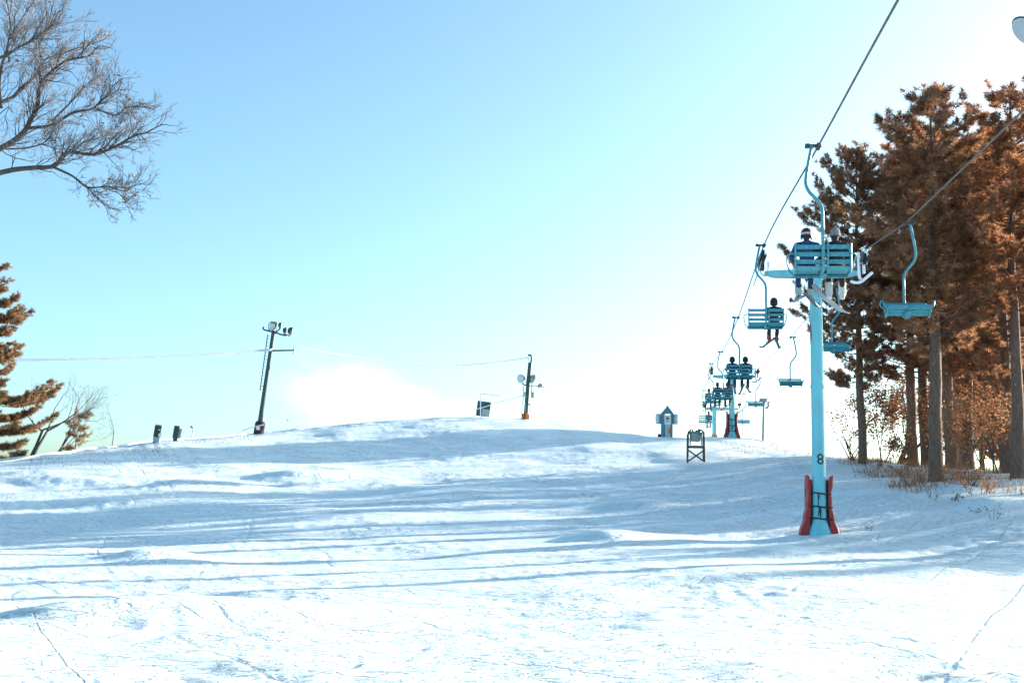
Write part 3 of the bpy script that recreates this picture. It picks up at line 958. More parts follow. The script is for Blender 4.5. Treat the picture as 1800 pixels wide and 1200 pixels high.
HELM = MESH_HELMET.mesh('helmet', M_HELMET); BEAN = MESH_BEANIE.mesh('beanie', M_GREYKNIT); GOGG = goggles_mb().mesh('goggles', [M_PINK, M_LENS])
_hood = MB().lathe([(.112, -.12), (.128, -.09), (.132, -.02), (.124, .05), (.098, .105), (.058, .138), (.012, .15)], 18)
for v in _hood.v: v[:, 1] *= 1.12; v[:, 1] -= .012
BEAND = _hood.mesh('hood', M_BLACKJ)
BOOT_WHITE = boot_mb('board').mesh('boot', M_BOOTW); BOOT_RED = boot_mb('ski').mesh('boot', M_BOOTR); BOOT_DARK = boot_mb('ski').mesh('boot', M_BOOTD); BOOT_GREY = boot_mb('ski').mesh('boot', M_GREYPL)

def ski_mb(L=1.5, w=.098):
    mb = MB(); n = 26; vs = []
    for i in range(n):
        u = i / (n - 1); y = -.42 * L + L * u
        z = .0
        if u > .86: z = ((u - .86) / .14) ** 2 * .12
        if u < .04: z = ((.04 - u) / .04) ** 2 * .015
        ww = w * (.82 + .30 * (2 * u - 1) ** 2)
        if u > .93: ww *= max(.12, math.sqrt(max(0, 1 - ((u - .93) / .07) ** 2)))
        for (x, dz) in ((-.5, 0), (.5, 0), (.5, .014), (-.5, .014)):
            vs.append((x * ww, y, z + dz))
    fs = []; ms = []
    for i in range(n - 1):
        for k in range(4):
            fs.append((i * 4 + k, i * 4 + (k + 1) % 4, i * 4 + 4 + (k + 1) % 4, i * 4 + 4 + k)[::-1]); ms.append(0 if k == 0 else 1)
    mb.add(vs, fs); mb.m = ms
    mb.add([], []) if False else None
    mb.f += [(0, 1, 2, 3), tuple(4 * (n - 1) + k for k in range(4))[::-1]]; mb.m += [1, 1]
    return mb
def binding_mb():
    return MB().box((0, .17, .035), (.07, .09, .05), bevel=.01).box((0, -.15, .04), (.07, .11, .06), bevel=.015).box((0, 0, .022), (.075, .36, .016))
SKI_A = ski_mb().mesh('ski', [M_SKIB, M_SKID]); SKI_B = ski_mb().mesh('ski', [M_SKID, M_SKIB]); BIND = binding_mb().mesh('binding', M_DARK)

def board_mb(L=1.42, w=.27):
    mb = MB(); n = 48; vs = []; m = 7
    for i in range(n):
        u = .5 - .5 * math.cos(math.pi * i / (n - 1)); y = -L / 2 + L * u
        e = max(0, abs(2 * u - 1) - .72) / .28
        z = e ** 2 * .09
        ww = w * (.90 + .12 * (2 * u - 1) ** 2) * (math.sqrt(max(.0008, 1 - e ** 2.2)))
        for k in range(m):
            a = -1 + 2 * k / (m - 1); vs.append((a * ww / 2, y, z))
        for k in range(m):
            a = 1 - 2 * k / (m - 1); vs.append((a * ww / 2, y, z + .014))
    q = 2 * m; fs = []; ms = []
    for i in range(n - 1):
        for k in range(q):
            fs.append((i * q + k, i * q + (k + 1) % q, (i + 1) * q + (k + 1) % q, (i + 1) * q + k)[::-1]); ms.append(0 if k < m - 1 else 1)
    mb.add(vs, fs); mb.m = ms
    mb.f += [tuple(range(q)), tuple((n - 1) * q + k for k in range(q))[::-1]]; mb.m += [1, 1]
    return mb
BOARD = board_mb().mesh('snowboard', [M_BOARD, M_SKID])
def bboard_binding():
    mb = MB().box((0, 0, .03), (.22, .13, .03), bevel=.01)
    mb.tube(smooth_path([(-.13, -.06, .04), (-.13, -.05, .16), (-.13, .05, .16), (-.13, .06, .04)], 4), .014, 6)
    return mb
BBIND = bboard_binding().mesh('binding', M_DARK)

BODY = {
    'blue': body_mesh('body', [M_BLUEJ, M_BLUET, M_GLOVE, M_SKIN], spread=.05),
    'black': body_mesh('body', [M_BLACKJ, M_BROWNT, M_GLOVE, M_SKIN], lean=.03),
    'navy': body_mesh('body', [M_NAVY, M_CHAR, M_GLOVE, M_SKIN], hands='bar', near=False, lean=.06),
    'grey': body_mesh('body', [M_GREYJ, M_CHAR, M_GLOVE, M_SKIN], near=False, legs=.12),
}
def dressed(src, mats):
    me = BODY[src].copy()
    for i, m in enumerate(mats): me.materials[i] = m
    return me

def person(chair, side, body, label, hat='helmet', boots=BOOT_DARK, dark_hat=False, gog=True, turn=0.0, gear='skis', ski=SKI_A, ski_label=None, tilt=(-.35, -.35), yawk=(0, 0), group='riders on the chairs', head_shift=0.0):
    M4 = Matrix.Translation(chair.location) @ Matrix.Rotation(chair.rotation_euler[2], 4, 'Z')
    loc = M4 @ Vector((SEAT[0] + side, SEAT[1] - .03, SEAT[2] + .03))
    t = thing('person', loc, label, 'person', group, rz=chair.rotation_euler[2] + turn)
    me = BODY[body] if isinstance(body, str) else body
    link('body', me, t)
    t.scale = (.94, .94, .94)
    hat_o = link({'helmet': 'helmet', 'grey': 'knit_hat', 'dark': 'hood'}[hat], {'helmet': HELM, 'grey': BEAN, 'dark': BEAND}[hat], t)
    lean = .06 * 1.2 if me.name.startswith('body') and body == 'navy' else .0
    hat_o.location = (0, .01 + lean + head_shift, .80)
    if gog:
        g = link('goggles', GOGG, t); g.location = (0, .01 + lean + head_shift, .795)
    for s in (-1, 1):
        b = link('boot', boots, t)
        b.location = (s * (.14 + (.12 if body == 'grey' and s < 0 else 0)), .47 + .05 * (s > 0) - .03 * (s < 0), -.39)
    W = Matrix.Translation(loc) @ Matrix.Rotation(chair.rotation_euler[2] + turn, 4, 'Z')
    if gear == 'skis':
        for n, s in enumerate((-1, 1)):
            k = thing('ski', W @ Vector((s * .14, .50 + .04 * s, -.525)), (ski_label or 'ski hanging from the boot of a rider').replace('SIDE', 'left' if s < 0 else 'right'), 'ski', 'skis of the riders')
            k.rotation_euler = (tilt[n], 0, chair.rotation_euler[2] + turn + yawk[n])
            link('ski_body', ski if not isinstance(ski, tuple) else ski[n], k)
            bd = link('binding', BIND, k)
    return t

A1 = chairs['a1']
person(A1, -.30, 'blue', 'rider in blue jacket and trousers with dark helmet, left on the nearest chair', tilt=(.10, -.02), yawk=(.06, -.30), ski=(SKI_A, SKI_B), ski_label='SIDE ski of the blue-clad rider on the nearest chair', boots=BOOT_GREY)
person(A1, .27, 'black', 'rider in black jacket and grey knit hat, right on the nearest chair', hat='grey', boots=BOOT_WHITE, gog=False, gear=None, turn=-.12, head_shift=.036)
person(chairs['a2'], .27, dressed('black', [M_BLACKJ, M_CHAR, M_GLOVE, M_SKIN]), 'lone rider in black with red boots, on the chair left of the tall pole', hat='dark', boots=BOOT_RED, gog=False, yawk=(.25, -.2), tilt=(-.1, -.1), ski=SKI_B, ski_label='SIDE ski of the lone red-booted rider', head_shift=.036)
person(chairs['a3'], -.30, dressed('navy', [M_NAVY, M_CHAR, M_GLOVE, M_SKIN]), 'dark-hooded rider on the left half of the third chair up', hat='dark', gog=False, yawk=(.2, -.1), tilt=(-.2, -.2), ski_label='SIDE ski of the left rider on the third chair', head_shift=.07)
person(chairs['a3'], .27, 'black', 'dark-clad rider on the right half of the third chair up', hat='dark', gog=False, yawk=(.1, -.2), tilt=(-.25, -.1), ski_label='SIDE ski of the right rider on the third chair', head_shift=.036)
person(chairs['a4'], -.30, 'navy', 'navy-clad rider left on the fourth chair up, beside the far pole', hat='helmet', gog=False, yawk=(.2, -.2), tilt=(-.1, -.2), ski_label='SIDE ski of the left rider on the fourth chair')
person(chairs['a4'], .27, dressed('black', [M_NAVY, M_CHAR, M_GLOVE, M_SKIN]), 'rider in dark coat on the right half of the fourth chair up', hat='dark', gog=False, yawk=(.2, -.1), tilt=(-.1, -.2), ski_label='SIDE ski of the right rider on the fourth chair', head_shift=.036)
person(chairs['a5'], -.28, 'grey', 'rider in pale grey jacket and dark helmet, left on the fifth chair up', hat='helmet', gog=False, yawk=(.3, -.1), tilt=(-.1, -.1), ski_label='SIDE ski of the grey-jacketed rider')
person(chairs['a6'], .27, dressed('black', [M_NAVY, M_CHAR, M_GLOVE, M_SKIN]), 'small dark rider on the right half of the farthest chair, above the stand', hat='helmet', gog=False, yawk=(.3, -.3), tilt=(-.1, -.1), ski_label='SIDE ski of the rider on the farthest chair', head_shift=.036)
person(chairs['a0'], -.27, dressed('blue', [M_GREYJ, M_CHAR, M_GLOVE, M_SKIN]), 'snowboarder on the overhead chair, hidden past the corner of the photo', hat='helmet', boots=BOOT_WHITE, gear=None)

def snowboard(center, along, up, label):
    y = unit(along); z = unit(np.asarray(up) - y * (np.asarray(up) @ y)); x = np.cross(y, z)
    t = thing('snowboard', center, label, 'snowboard', 'snowboards worn by riders')
    t.matrix_world = Matrix(((x[0], y[0], z[0], center[0]), (x[1], y[1], z[1], center[1]), (x[2], y[2], z[2], center[2]), (0, 0, 0, 1)))
    link('board', BOARD, t)
    for s in (-1, 1):
        b = link('binding', BBIND, t); b.location = (0, s * .24, .0)
    return t
# board under the white boots: nose to the left of the pole, seen from below
c1 = P(1459, 531, 23.9)
snowboard(c1, P(1493, 560, 24.35) - P(1432, 512, 23.45), (-.1, -.5, 1.0), 'pale snowboard under the white boots on the nearest chair, overlapping the pole')
c0 = P(1968, 76, 7.2)
snowboard(c0, np.array([1.0, .14, 0.0]), (0, .05, 1.0), 'rounded tip of a pale snowboard in the upper right corner')
# ------------------------------------------------------------------ foliage helpers
def tri_mesh(name, co, tone, mats, face_size=3):
    """mesh of loose triangles or quads from an (n, k, 3) array with one tone per face"""
    n, k = co.shape[:2]
    me = bpy.data.meshes.new(name)
    me.vertices.add(n * k); me.vertices.foreach_set('co', co.reshape(-1).astype(np.float32))
    me.loops.add(n * k); me.loops.foreach_set('vertex_index', np.arange(n * k, dtype=np.int32))
    me.polygons.add(n); me.polygons.foreach_set('loop_start', (np.arange(n) * k).astype(np.int32))
    at = me.attributes.new('tone', 'FLOAT_COLOR', 'POINT')
    c = np.ones((n * k, 4), np.float32); c[:, :3] = np.repeat(tone, k, 0)
    at.data.foreach_set('color', c.ravel())
    me.materials.append(mats)
    me.update(calc_edges=True)
    return me

M_NEEDLE = mat('pine_needles', (.40, .185, .090), rough=.6, var=.22, scale=1.2, attr=True, trans=.52)
M_NEEDLEO = mat('olive_pine_needles', (.36, .180, .092), rough=.6, var=.22, scale=1.2, attr=True, trans=.5)
M_NEEDLEL = mat('pale_pine_needles', (.27, .155, .072), rough=.6, var=.22, scale=1.2, attr=True, trans=.30)
M_BARK = mat('pine_bark', (.155, .095, .066), rough=.9, var=.4, scale=7, bump=.9, bscale=10, stretch=(3, 3, .5))
M_BARKR = mat('reddish_bark', (.23, .115, .07), rough=.9, var=.4, scale=7, bump=.9, bscale=10, stretch=(3, 3, .5))
M_TWIG = mat('bare_bark', (.065, .052, .048), rough=.85, var=.3, scale=6, bump=.4, bscale=20)
M_TWIGL = mat('pale_twig', (.22, .18, .165), rough=.8, var=.25, scale=6)
M_DEADLEAF = mat('dead_leaves', (.31, .14, .058), rough=.7, var=.3, scale=2, attr=True, trans=.35)
M_DRYGRASS = mat('dry_grass', (.34, .17, .08), rough=.8, var=.3, scale=3, attr=True, trans=.3)
M_DARKWEED = mat('dark_weed', (.05, .045, .03), rough=.9, var=.3, attr=True)

def puffs(centers, axes, g, n=38, ln=(.14, .24), w=.026, back=.35):
    """needle tufts: n blades bristling round each centre, leaning along its axis"""
    m = len(centers)
    d = g.normal(size=(m, n, 3)); d /= np.linalg.norm(d, axis=2)[:, :, None]
    d = d + axes[:, None, :] * .75; d /= np.linalg.norm(d, axis=2)[:, :, None]
    L = g.uniform(ln[0], ln[1], (m, n, 1))
    base = centers[:, None, :] - axes[:, None, :] * g.uniform(0, back, (m, n, 1)) * .5 + d * .03
    tip = base + d * L
    side = np.cross(d, g.normal(size=(m, n, 3))); side /= np.linalg.norm(side, axis=2)[:, :, None] + 1e-9
    side *= w * .5
    tri = np.stack([base - side, base + side, tip], 2).reshape(-1, 3, 3)
    tone = np.repeat(g.uniform(.45, 1.5, (m, 1)), n, 0) * g.uniform(.8, 1.2, (m * n, 1))
    tint = np.concatenate([tone, tone * g.uniform(.9, 1.12, tone.shape), tone * g.uniform(.8, 1.2, tone.shape)], 1)
    return tri, tint

def conifer(seed, H=16.5, r0=.25, crown0=.27, spread=3.4, style='red', step=.30, per=(3, 5), bark=None, top_pow=.62, puff_n=36, dens=1.0, needle=None, side_bias=None):
    """returns (trunk mesh, crown mesh)"""
    g = np.random.default_rng(seed)
    tr = MB()
    zs = np.linspace(-.5, H, 16)
    wob = np.cumsum(g.normal(0, .035, (16, 2)), 0); wob -= wob[1]
    pts = np.column_stack([wob, zs])
    rad = r0 * np.clip(1 - .93 * (np.clip(zs, 0, H) / H) ** 1.15, .03, 1) * np.where(zs < .4, 1.22, 1.0)
    tr.tube(pts, rad, 11)
    def trunk_at(z):
        return np.array([np.interp(z, zs, pts[:, 0]), np.interp(z, zs, pts[:, 1]), z])
    C = []; A = []
    z = H * crown0
    lump = g.uniform(.55, 1.15, 40)
    while z < H - .25:
        u = (z - H * crown0) / (H * (1 - crown0))
        env = spread * (min(1, .50 + 1.6 * u) if style == 'red' else 1.0) * (1 - u) ** top_pow + .25
        env *= lump[int(u * 18)]
        for _ in range(g.integers(per[0], per[1] + 1)):
            az = g.uniform(0, 2 * math.pi)
            L = env * g.uniform(.55, 1.15)
            if side_bias is not None:
                L *= 1 + side_bias[1] * math.cos(az - side_bias[0])
            rise = (g.uniform(-.05, .35) + .55 * u) if style == 'red' else g.uniform(-.10, .12) + .35 * u
            droop = .10 if style == 'red' else .16
            p0 = trunk_at(z); hd = np.array([math.cos(az), math.sin(az), 0])
            n = 6; bp = []
            side = np.array([-hd[1], hd[0], 0]) * g.normal(0, .12)
            for k in range(n):
                t = k / (n - 1)
                bp.append(p0 + hd * L * t + side * L * t * t + np.array([0, 0, L * (rise * t - droop * math.sin(t * 2.6) + (.22 if style == 'red' else .16) * t * t)]))
            bp = np.array(bp)
            tr.tube(bp, np.linspace(max(.012, r0 * .17 * min(1, L / 2.5)), .006, n), 4, cap=False)
            nsub = int(max(3, L * (4.6 if style == 'red' else 6.5) * dens))
            for q in range(nsub):
                t = g.uniform(.30 if style == 'red' else .22, 1.0)
                b = np.array([np.interp(t, np.linspace(0, 1, n), bp[:, c]) for c in range(3)])
                sa = az + g.choice([-1, 1]) * g.uniform(.3, 1.1)
                sl = (.22 + .30 * L * (1 - t) + .25) * g.uniform(.5, 1.0)
                sd = unit([math.cos(sa), math.sin(sa), g.uniform(.05, .7) if style == 'red' else g.uniform(.0, .42)])
                e = b + sd * sl
                if sl > .35: tr.tube([b, (b + e) / 2 + [0, 0, -.02], e], [.009, .007, .005], 3, cap=False)
                m = 1 + int(sl / .26)
                for k in range(m):
                    f = 1 - k / max(1, m) * .8
                    C.append(b + sd * sl * f + g.normal(0, .05, 3)); A.append(unit(sd + [0, 0, .45]))
            C.append(bp[-1]); A.append(unit(bp[-1] - bp[-2] + [0, 0, .3]))
        z += step * g.uniform(.6, 1.3)
    for k in range(10):
        C.append(trunk_at(H) + g.normal(0, .12, 3) - [0, 0, .12 * k]); A.append(np.array([0, 0, 1.0]))
    # a few dead snags under the crown
    for _ in range(7):
        zz = H * crown0 * g.uniform(.45, 1.0); az = g.uniform(0, 6.28); L = g.uniform(.3, 1.3); p0 = trunk_at(zz)
        tr.tube([p0, p0 + [math.cos(az) * L * .6, math.sin(az) * L * .6, .05 * L], p0 + [math.cos(az + .2) * L, math.sin(az + .2) * L, .2 * L]], [.022, .014, .006], 4, cap=False)
    C = np.array(C); A = np.array(A)
    ln, w = ((.15, .26), .030) if style == 'red' else ((.12, .22), .028)
    tri, tone = puffs(C, A, g, puff_n, ln, w)
    return tr.mesh('trunk', bark or M_BARK), tri_mesh('crown', tri, tone, needle or M_NEEDLE), len(C)

def tree_obj(name, loc, label, cat, group, tm, cm, rz=0.0, s=1.0, wide=1.0, crown='crown', trunk='trunk'):
    t = thing(name, loc, label, cat, group, rz)
    t.scale = (s * wide, s * wide, s)
    link(trunk, tm, t)
    if cm is not None: link(crown, cm, t)
    return t

PINES = [conifer(11, crown0=.32, bark=M_BARK, needle=M_NEEDLEO), conifer(12, crown0=.28, spread=3.7, bark=M_BARKR), conifer(13, crown0=.43, spread=3.3, bark=M_BARK), conifer(14, crown0=.25, spread=3.2, bark=M_BARKR, side_bias=(math.pi, .35)), conifer(15, needle=M_NEEDLEO, crown0=.24, spread=4.3, bark=M_BARK, side_bias=(math.pi, .25), per=(4, 5))]
G_PINE = 'tall pines on the bank right of the lift'
for px, d, k, s, rz, lab in [
    (1517, 59, 4, 1.03, 0.1, 'brown pine at the left edge of the grove, its crown reaching toward the tall pole'),
    (1646, 48, 0, 1.02, 1.0, 'nearest pine of the grove, its dark furrowed trunk standing lowest on the snow'),
    (1605, 60, 1, 1.00, 2.3, 'slender pine just right of the left edge pine, its reddish trunk slightly tilted'),
    (1629, 63, 2, 1.06, 3.4, 'pine standing right behind the lowest furrowed trunk, mostly covered by it'),
    (1673, 58, 1, 1.04, 4.6, 'reddish pine trunk close to the right of the lowest furrowed trunk'),
    (1790, 47.5, 2, .97, 5.2, 'tall pine cut by the right edge of the photo, with a long bare trunk')]:
    b = ground(px, d, -.05)
    tree_obj('pine_tree', b, lab, 'pine tree', G_PINE, PINES[k][0], PINES[k][1], rz, s * (.99 if px == 1517 else 1.04), .90 if px == 1517 else 1.14)

for px, d, k, s, rz, lab in [
    (1703, 63, 0, 1.06, 0.2, 'pine behind the right part of the grove with a pointed top against the sky'),
    (1768, 60, 1, 1.02, 3.8, 'pine trunk standing just behind the edge pine, on its left'),
    (1772, 54, 4, 1.0, 3.0, 'pine trunk almost hidden by the edge pine, close behind it on the left'),
    (1700, 69, 1, .60, 4.0, 'young pine under the crowns right of the middle of the grove')]:
    tree_obj('pine_tree', ground(px, d, -.05), lab, 'pine tree', G_PINE, PINES[k][0], PINES[k][1], rz, s * 1.04, 1.16)

# the wood goes on to the right, out of frame; it throws the long shadows across the slope
G_WOOD = 'pines of the same wood behind and beyond the grove'
def wood(x, y, k, s, rz):
    tree_obj('pine_tree', (x, y, Hz(x, y) - .1), 'pine of the wood that goes on behind and beyond the grove at the right edge', 'pine tree', G_WOOD, PINES[k][0], PINES[k][1], rz, s)
WOOD = [(38, 96, 16.5), (41, 99, 17.5), (44, 96, 16.6), (48, 103, 19.0), (36.5, 93, 14.5), (45, 103, 18.5), (50, 104, 19.0), (54, 108, 20.0), (48, 99, 17.5), 
        (66, 76, 15.2), (58, 73, 12.3), (63, 78, 15.0), (72, 78, 16.2), (63, 70, 13.0), (72, 70, 14.6), (63, 86, 16.2), (54, 77, 12.6), (47, 70, 8.6), (57, 71, 11.4), (67, 74, 15.0), (68, 82, 16.4),
        (72, 62, 13.4), (63, 62, 11.2), (67, 66, 13.2), (50, 73, 10.2)]
for i, (x, y, h) in enumerate(WOOD):
    wood(x, y, (0, 1, 3)[i % 3], h / 16.5, i * 1.7)
# slim bare-stemmed ones nearer the camera whose trunks draw the thin parallel shadow lines
for i, (x, y, s) in enumerate([(24.6, 38.3, 1.0), (23.4, 40.6, .9), (25.5, 45.5, 1.05)]):
    wood(x, y, 2, s, i * 2.1)

# ------------------------------------------------------------------ bare trees
def grow(mb, g, p, d, L, r, depth, maxd, spread=.55, up=.10, tips=None, twig=None, seg=3, wig=.16):
    pts = [np.array(p, float)]; dd = unit(d)
    for k in range(seg):
        dd = unit(dd + g.normal(0, wig, 3) + [0, 0, up * .3])
        pts.append(pts[-1] + dd * L / seg)
    r1 = r * .62
    (mb if depth < maxd - 1 or twig is None else twig).tube(pts, np.linspace(r, r1, seg + 1), 5 if r > .03 else 3, cap=False)
    if tips is not None: tips.append(pts[-1])
    if depth >= maxd: return
    n = g.integers(2, 4) if depth < maxd - 1 else g.integers(2, 5)
    for k in range(n):
        t = g.uniform(.35, 1.0) if k else 1.0
        i = min(seg - 1, int(t * seg)); f = t * seg - i
        q = pts[i] + (pts[i + 1] - pts[i]) * f
        nd = unit(dd + g.normal(0, spread, 3) + [0, 0, up])
        grow(mb, g, q, nd, L * g.uniform(.55, .82), max(.0035, r1 * (.85 if k == 0 else .62)), depth + 1, maxd, spread, up, tips, twig, seg, wig)

def bare_tree_left():
    g = np.random.default_rng(21)
    D = 22.0
    base = np.array([*P(-290, 900, D)[:2], 0.0]); base[2] = Hz(base[0], base[1]) - .1
    t = thing('bare_tree', base, 'leafless tree reaching its twiggy branches in from the upper left corner', 'bare tree', 'leafless trees on the left')
    mb = MB(); tw = MB(); tips = []
    top = P(-200, -260, D) - base
    trunk = smooth_path([(0, 0, -.3), (.05, 0, 1.2), P(-265, 480, D) - base, P(-245, 220, D) - base, P(-215, -20, D) - base, top], 4)
    tk = MB().tube(trunk, np.linspace(.30, .10, len(trunk)), 10)
    limbs = [
        # (pixel path, depth start, depth end, radius, twig count)
        ([(-258, 400), (-120, 330), (0, 300), (55, 296), (92, 293), (125, 275), (158, 273), (205, 258), (235, 240), (255, 234)], 22, 21.3, .075, 26),
        ([(92, 293), (125, 310), (150, 325), (190, 332), (218, 335), (236, 326)], 21.7, 21.4, .034, 16),
        ([(150, 325), (163, 345), (175, 360), (190, 372)], 21.5, 21.3, .018, 8),
        ([(190, 332), (207, 345), (222, 362)], 21.5, 21.2, .014, 7),
        ([(-252, 380), (-110, 310), (0, 263), (35, 235), (57, 210), (68, 185), (72, 155), (80, 132), (110, 118), (150, 100)], 22.2, 22.6, .085, 26),
        ([(45, 226), (90, 214), (135, 194), (165, 189), (185, 172), (200, 150)], 22.3, 22.0, .042, 20),
        ([(165, 189), (200, 196), (228, 193), (250, 188)], 22.1, 21.8, .024, 13),
        ([(90, 214), (120, 185), (150, 155), (165, 138), (168, 118)], 22.3, 22.6, .026, 14),
        ([(-240, 260), (-110, 210), (0, 172), (38, 155), (60, 130), (72, 108), (72, 85), (82, 55)], 22.5, 23.0, .060, 22),
        ([(72, 108), (110, 95), (150, 80), (180, 72)], 22.9, 23.0, .020, 12),
        ([(-225, 120), (-100, 120), (0, 98), (35, 86), (65, 66), (92, 44)], 22.0, 21.6, .048, 20),
        ([(2, 190), (1, 150), (5, 110), (14, 80), (16, 40), (10, -10)], 22.4, 22.4, .05, 16),
        ([(16, 110), (18, 70), (40, 30), (60, 0)], 22.3, 22.1, .024, 14),
        ([(10, 262), (45, 262), (70, 255), (85, 240), (95, 225)], 22, 21.9, .022, 12),
        ([(75, 254), (105, 258), (140, 262)], 21.9, 21.7, .014, 8),
        ([(125, 275), (150, 250), (185, 238), (215, 215)], 21.6, 21.9, .018, 10),
        ([(0, 200), (12, 190), (16, 215), (25, 235)], 22, 22, .012, 4),
        ([(-230, 160), (-120, 60), (-20, 10), (40, -30)], 22.6, 23, .05, 14),
    ]
    for path, d0, d1, r, nt in limbs:
        n = len(path)
        w = np.array([P(px, py, d0 + (d1 - d0) * i / (n - 1)) for i, (px, py) in enumerate(path)]) - base
        w[1:-1] += g.normal(0, .035, (n - 2, 3))
        sp = smooth_path(w, 5)
        mb.tube(sp, np.linspace(r * .8, r * .2, len(sp)), 6, cap=False)
        m = len(sp)
        lens = np.linalg.norm(sp[-1] - sp[0])
        tot = np.clip(lens * .18, .24, .50)
        for k in range(int(nt * 2.0)):
            i = int(g.uniform(.22, .99) * (m - 1))
            t0 = unit(sp[min(i + 1, m - 1)] - sp[max(i - 1, 0)])
            nd = unit(t0 * .9 + g.normal(0, .5, 3) + [.10, 0, .15])
            grow(mb, g, sp[i], nd, tot * g.uniform(.5, 1.0), max(.0055, r * .16), 0, 3, .36, .06, tips, tw, 3, .11)
        grow(mb, g, sp[-1], sp[-1] - sp[-3], tot * .8, max(.006, r * .26), 0, 3, .5, .10, tips, tw, 3, .2)
    link('trunk', tk.mesh('trunk', M_TWIG), t)
    # branches and their fine pale twigs
    link('branch', mb.mesh('branch', M_TWIG), t)
    link('twig', tw.mesh('twig', M_TWIGL), t)['kind'] = 'stuff'
    # a handful of leaves that never fell
    tips = np.array(tips); pick = tips[g.choice(len(tips), 60, False)]
    n = len(pick)
    a = unit(g.normal(size=3)); u = g.normal(size=(n, 3)); u /= np.linalg.norm(u, axis=1)[:, None]
    v = np.cross(u, g.normal(size=(n, 3))); v /= np.linalg.norm(v, axis=1)[:, None]
    q = np.stack([pick, pick + u * .05 + v * .03, pick + u * .11, pick + u * .05 - v * .03], 1)
    link('withered_leaves', tri_mesh('withered_leaves', q, np.ones((n, 3)) * g.uniform(.7, 1.2, (n, 1)), M_DEADLEAF), t)['kind'] = 'stuff'
bare_tree_left()

def bare_tree(px, d, H, label, seed, r=.12, maxd=5, lean=(0, 0), group='leafless trees on the left', stems=1, spread=.5, matl=None):
    g = np.random.default_rng(seed)
    b = ground(px, d, -.1)
    t = thing('bare_tree', b, label, 'bare tree', group)
    mb = MB(); tw = MB()
    for s in range(stems):
        grow(mb, g, (g.normal(0, .1) * (stems > 1), g.normal(0, .1) * (stems > 1), 0), unit([lean[0] + g.normal(0, .35) * (stems > 1), lean[1], 1]), H * .42, r, 0, maxd, spread, .12, None, tw, 3, .1)
    link('trunk', mb.mesh('trunk', matl or M_TWIG), t)
    if tw.n: link('twig', tw.mesh('twig', M_TWIGL), t)['kind'] = 'stuff'
    return t
bare_tree(35, 92, 10.5, 'large leafless tree behind the layered pine at the left edge', 31, .16, 6, (.25, 0), stems=2, spread=.45)
bare_tree(70, 88, 8, 'leafless tree fanning out low beside the small dark conifer on the left', 32, .10, 6, (.35, 0), stems=2, spread=.5)
bare_tree(196, 68, 2.7, 'thin bare sapling standing alone on the left skyline', 33, .035, 3, (.12, 0), spread=.3)
tl = bare_tree(1580, 66, 6.0, 'leafless forked tree between the pine trunks of the grove', 34, .11, 5, (.05, 0), group='leafless trees in the grove', stems=3, spread=.55)
bare_tree(1690, 64, 5.5, 'leafless leaning tree right of the reddish pine trunk', 35, .10, 5, (.35, 0), group='leafless trees in the grove', stems=2, spread=.55)
bare_tree(1500, 62, 3.0, 'low pale leafless shrub left of the edge pine trunk', 36, .04, 4, (-.4, 0), group='leafless trees in the grove', stems=4, spread=.5)

# layered pine at the left edge, and a small conifer behind it
wp = conifer(41, H=13.2, r0=.26, crown0=.02, spread=6.0, style='white', step=.84, per=(4, 5), bark=M_BARK, top_pow=.95, puff_n=34, dens=2.6, needle=M_NEEDLEL)
tree_obj('pine_tree', ground(-52, 66, -.6), 'broad orange-brown pine with layered boughs at the left edge', 'pine tree', 'conifers at the left edge', wp[0], wp[1], .5, 1.0)
sp_ = conifer(42, H=3.4, r0=.05, crown0=.14, spread=.85, style='red', step=.30, per=(1, 3), bark=M_BARK, puff_n=22, dens=.8, needle=M_NEEDLEL)
tree_obj('pine_tree', ground(132, 76, -.5), 'small thin conifer on the left skyline beside the layered pine', 'pine tree', 'conifers at the left edge', sp_[0], sp_[1], 0, 1.0)

# saplings that kept their orange leaves
def leafy(px, d, H, label, seed, nleaf=1500, spread=.5, r=.04, ls=.13):
    g = np.random.default_rng(seed)
    b = ground(px, d, -.05)
    t = thing('oak_sapling', b, label, 'oak sapling', 'saplings with orange leaves under the pines')
    mb = MB(); tips = []
    for s in range(3):
        grow(mb, g, (g.normal(0, .15), g.normal(0, .15), 0), unit([g.normal(0, .3), g.normal(0, .3), 1]), H * .36, r, 0, 4, spread, .15, tips, None, 3, .12)
    link('trunk', mb.mesh('trunk', M_TWIG), t)
    tips = np.array(tips)
    c = tips[g.integers(0, len(tips), nleaf)] + g.normal(0, .16, (nleaf, 3))
    u = g.normal(size=(nleaf, 3)); u /= np.linalg.norm(u, axis=1)[:, None]
    v = np.cross(u, g.normal(size=(nleaf, 3))); v /= np.linalg.norm(v, axis=1)[:, None]
    s = g.uniform(.6, 1.2, (nleaf, 1)) * ls
    q = np.stack([c, c + u * s * .45 + v * s * .38, c + u * s, c + u * s * .45 - v * s * .38], 1)
    tone = g.uniform(.6, 1.35, (nleaf, 1)) * np.array([[1, 1, 1]]) * g.uniform(.85, 1.15, (nleaf, 3))
    link('crown', tri_mesh('crown', q, tone, M_DEADLEAF), t)
leafy(1552, 64, 6.2, 'orange-leaved sapling between the two left pine trunks', 51, 3200)
leafy(1752, 52, 4.8, 'orange-leaved sapling on thin stems left of the edge pine trunk', 52, 2000, .5)
leafy(1725, 60, 5.6, 'taller orange-leaved sapling behind the thin-stemmed one', 53, 2400, .5)
leafy(1640, 62, 5.2, 'orange-leaved sapling standing behind the lowest furrowed trunk', 57, 2000, .5)
leafy(1610, 66, 5.6, 'orange-leaved sapling seen between the slender pine and the left edge pine', 58, 2200, .5)
leafy(1578, 60, 2.0, 'small orange-leaved bush at the foot of the slender pine', 54, 600, .6, .02)
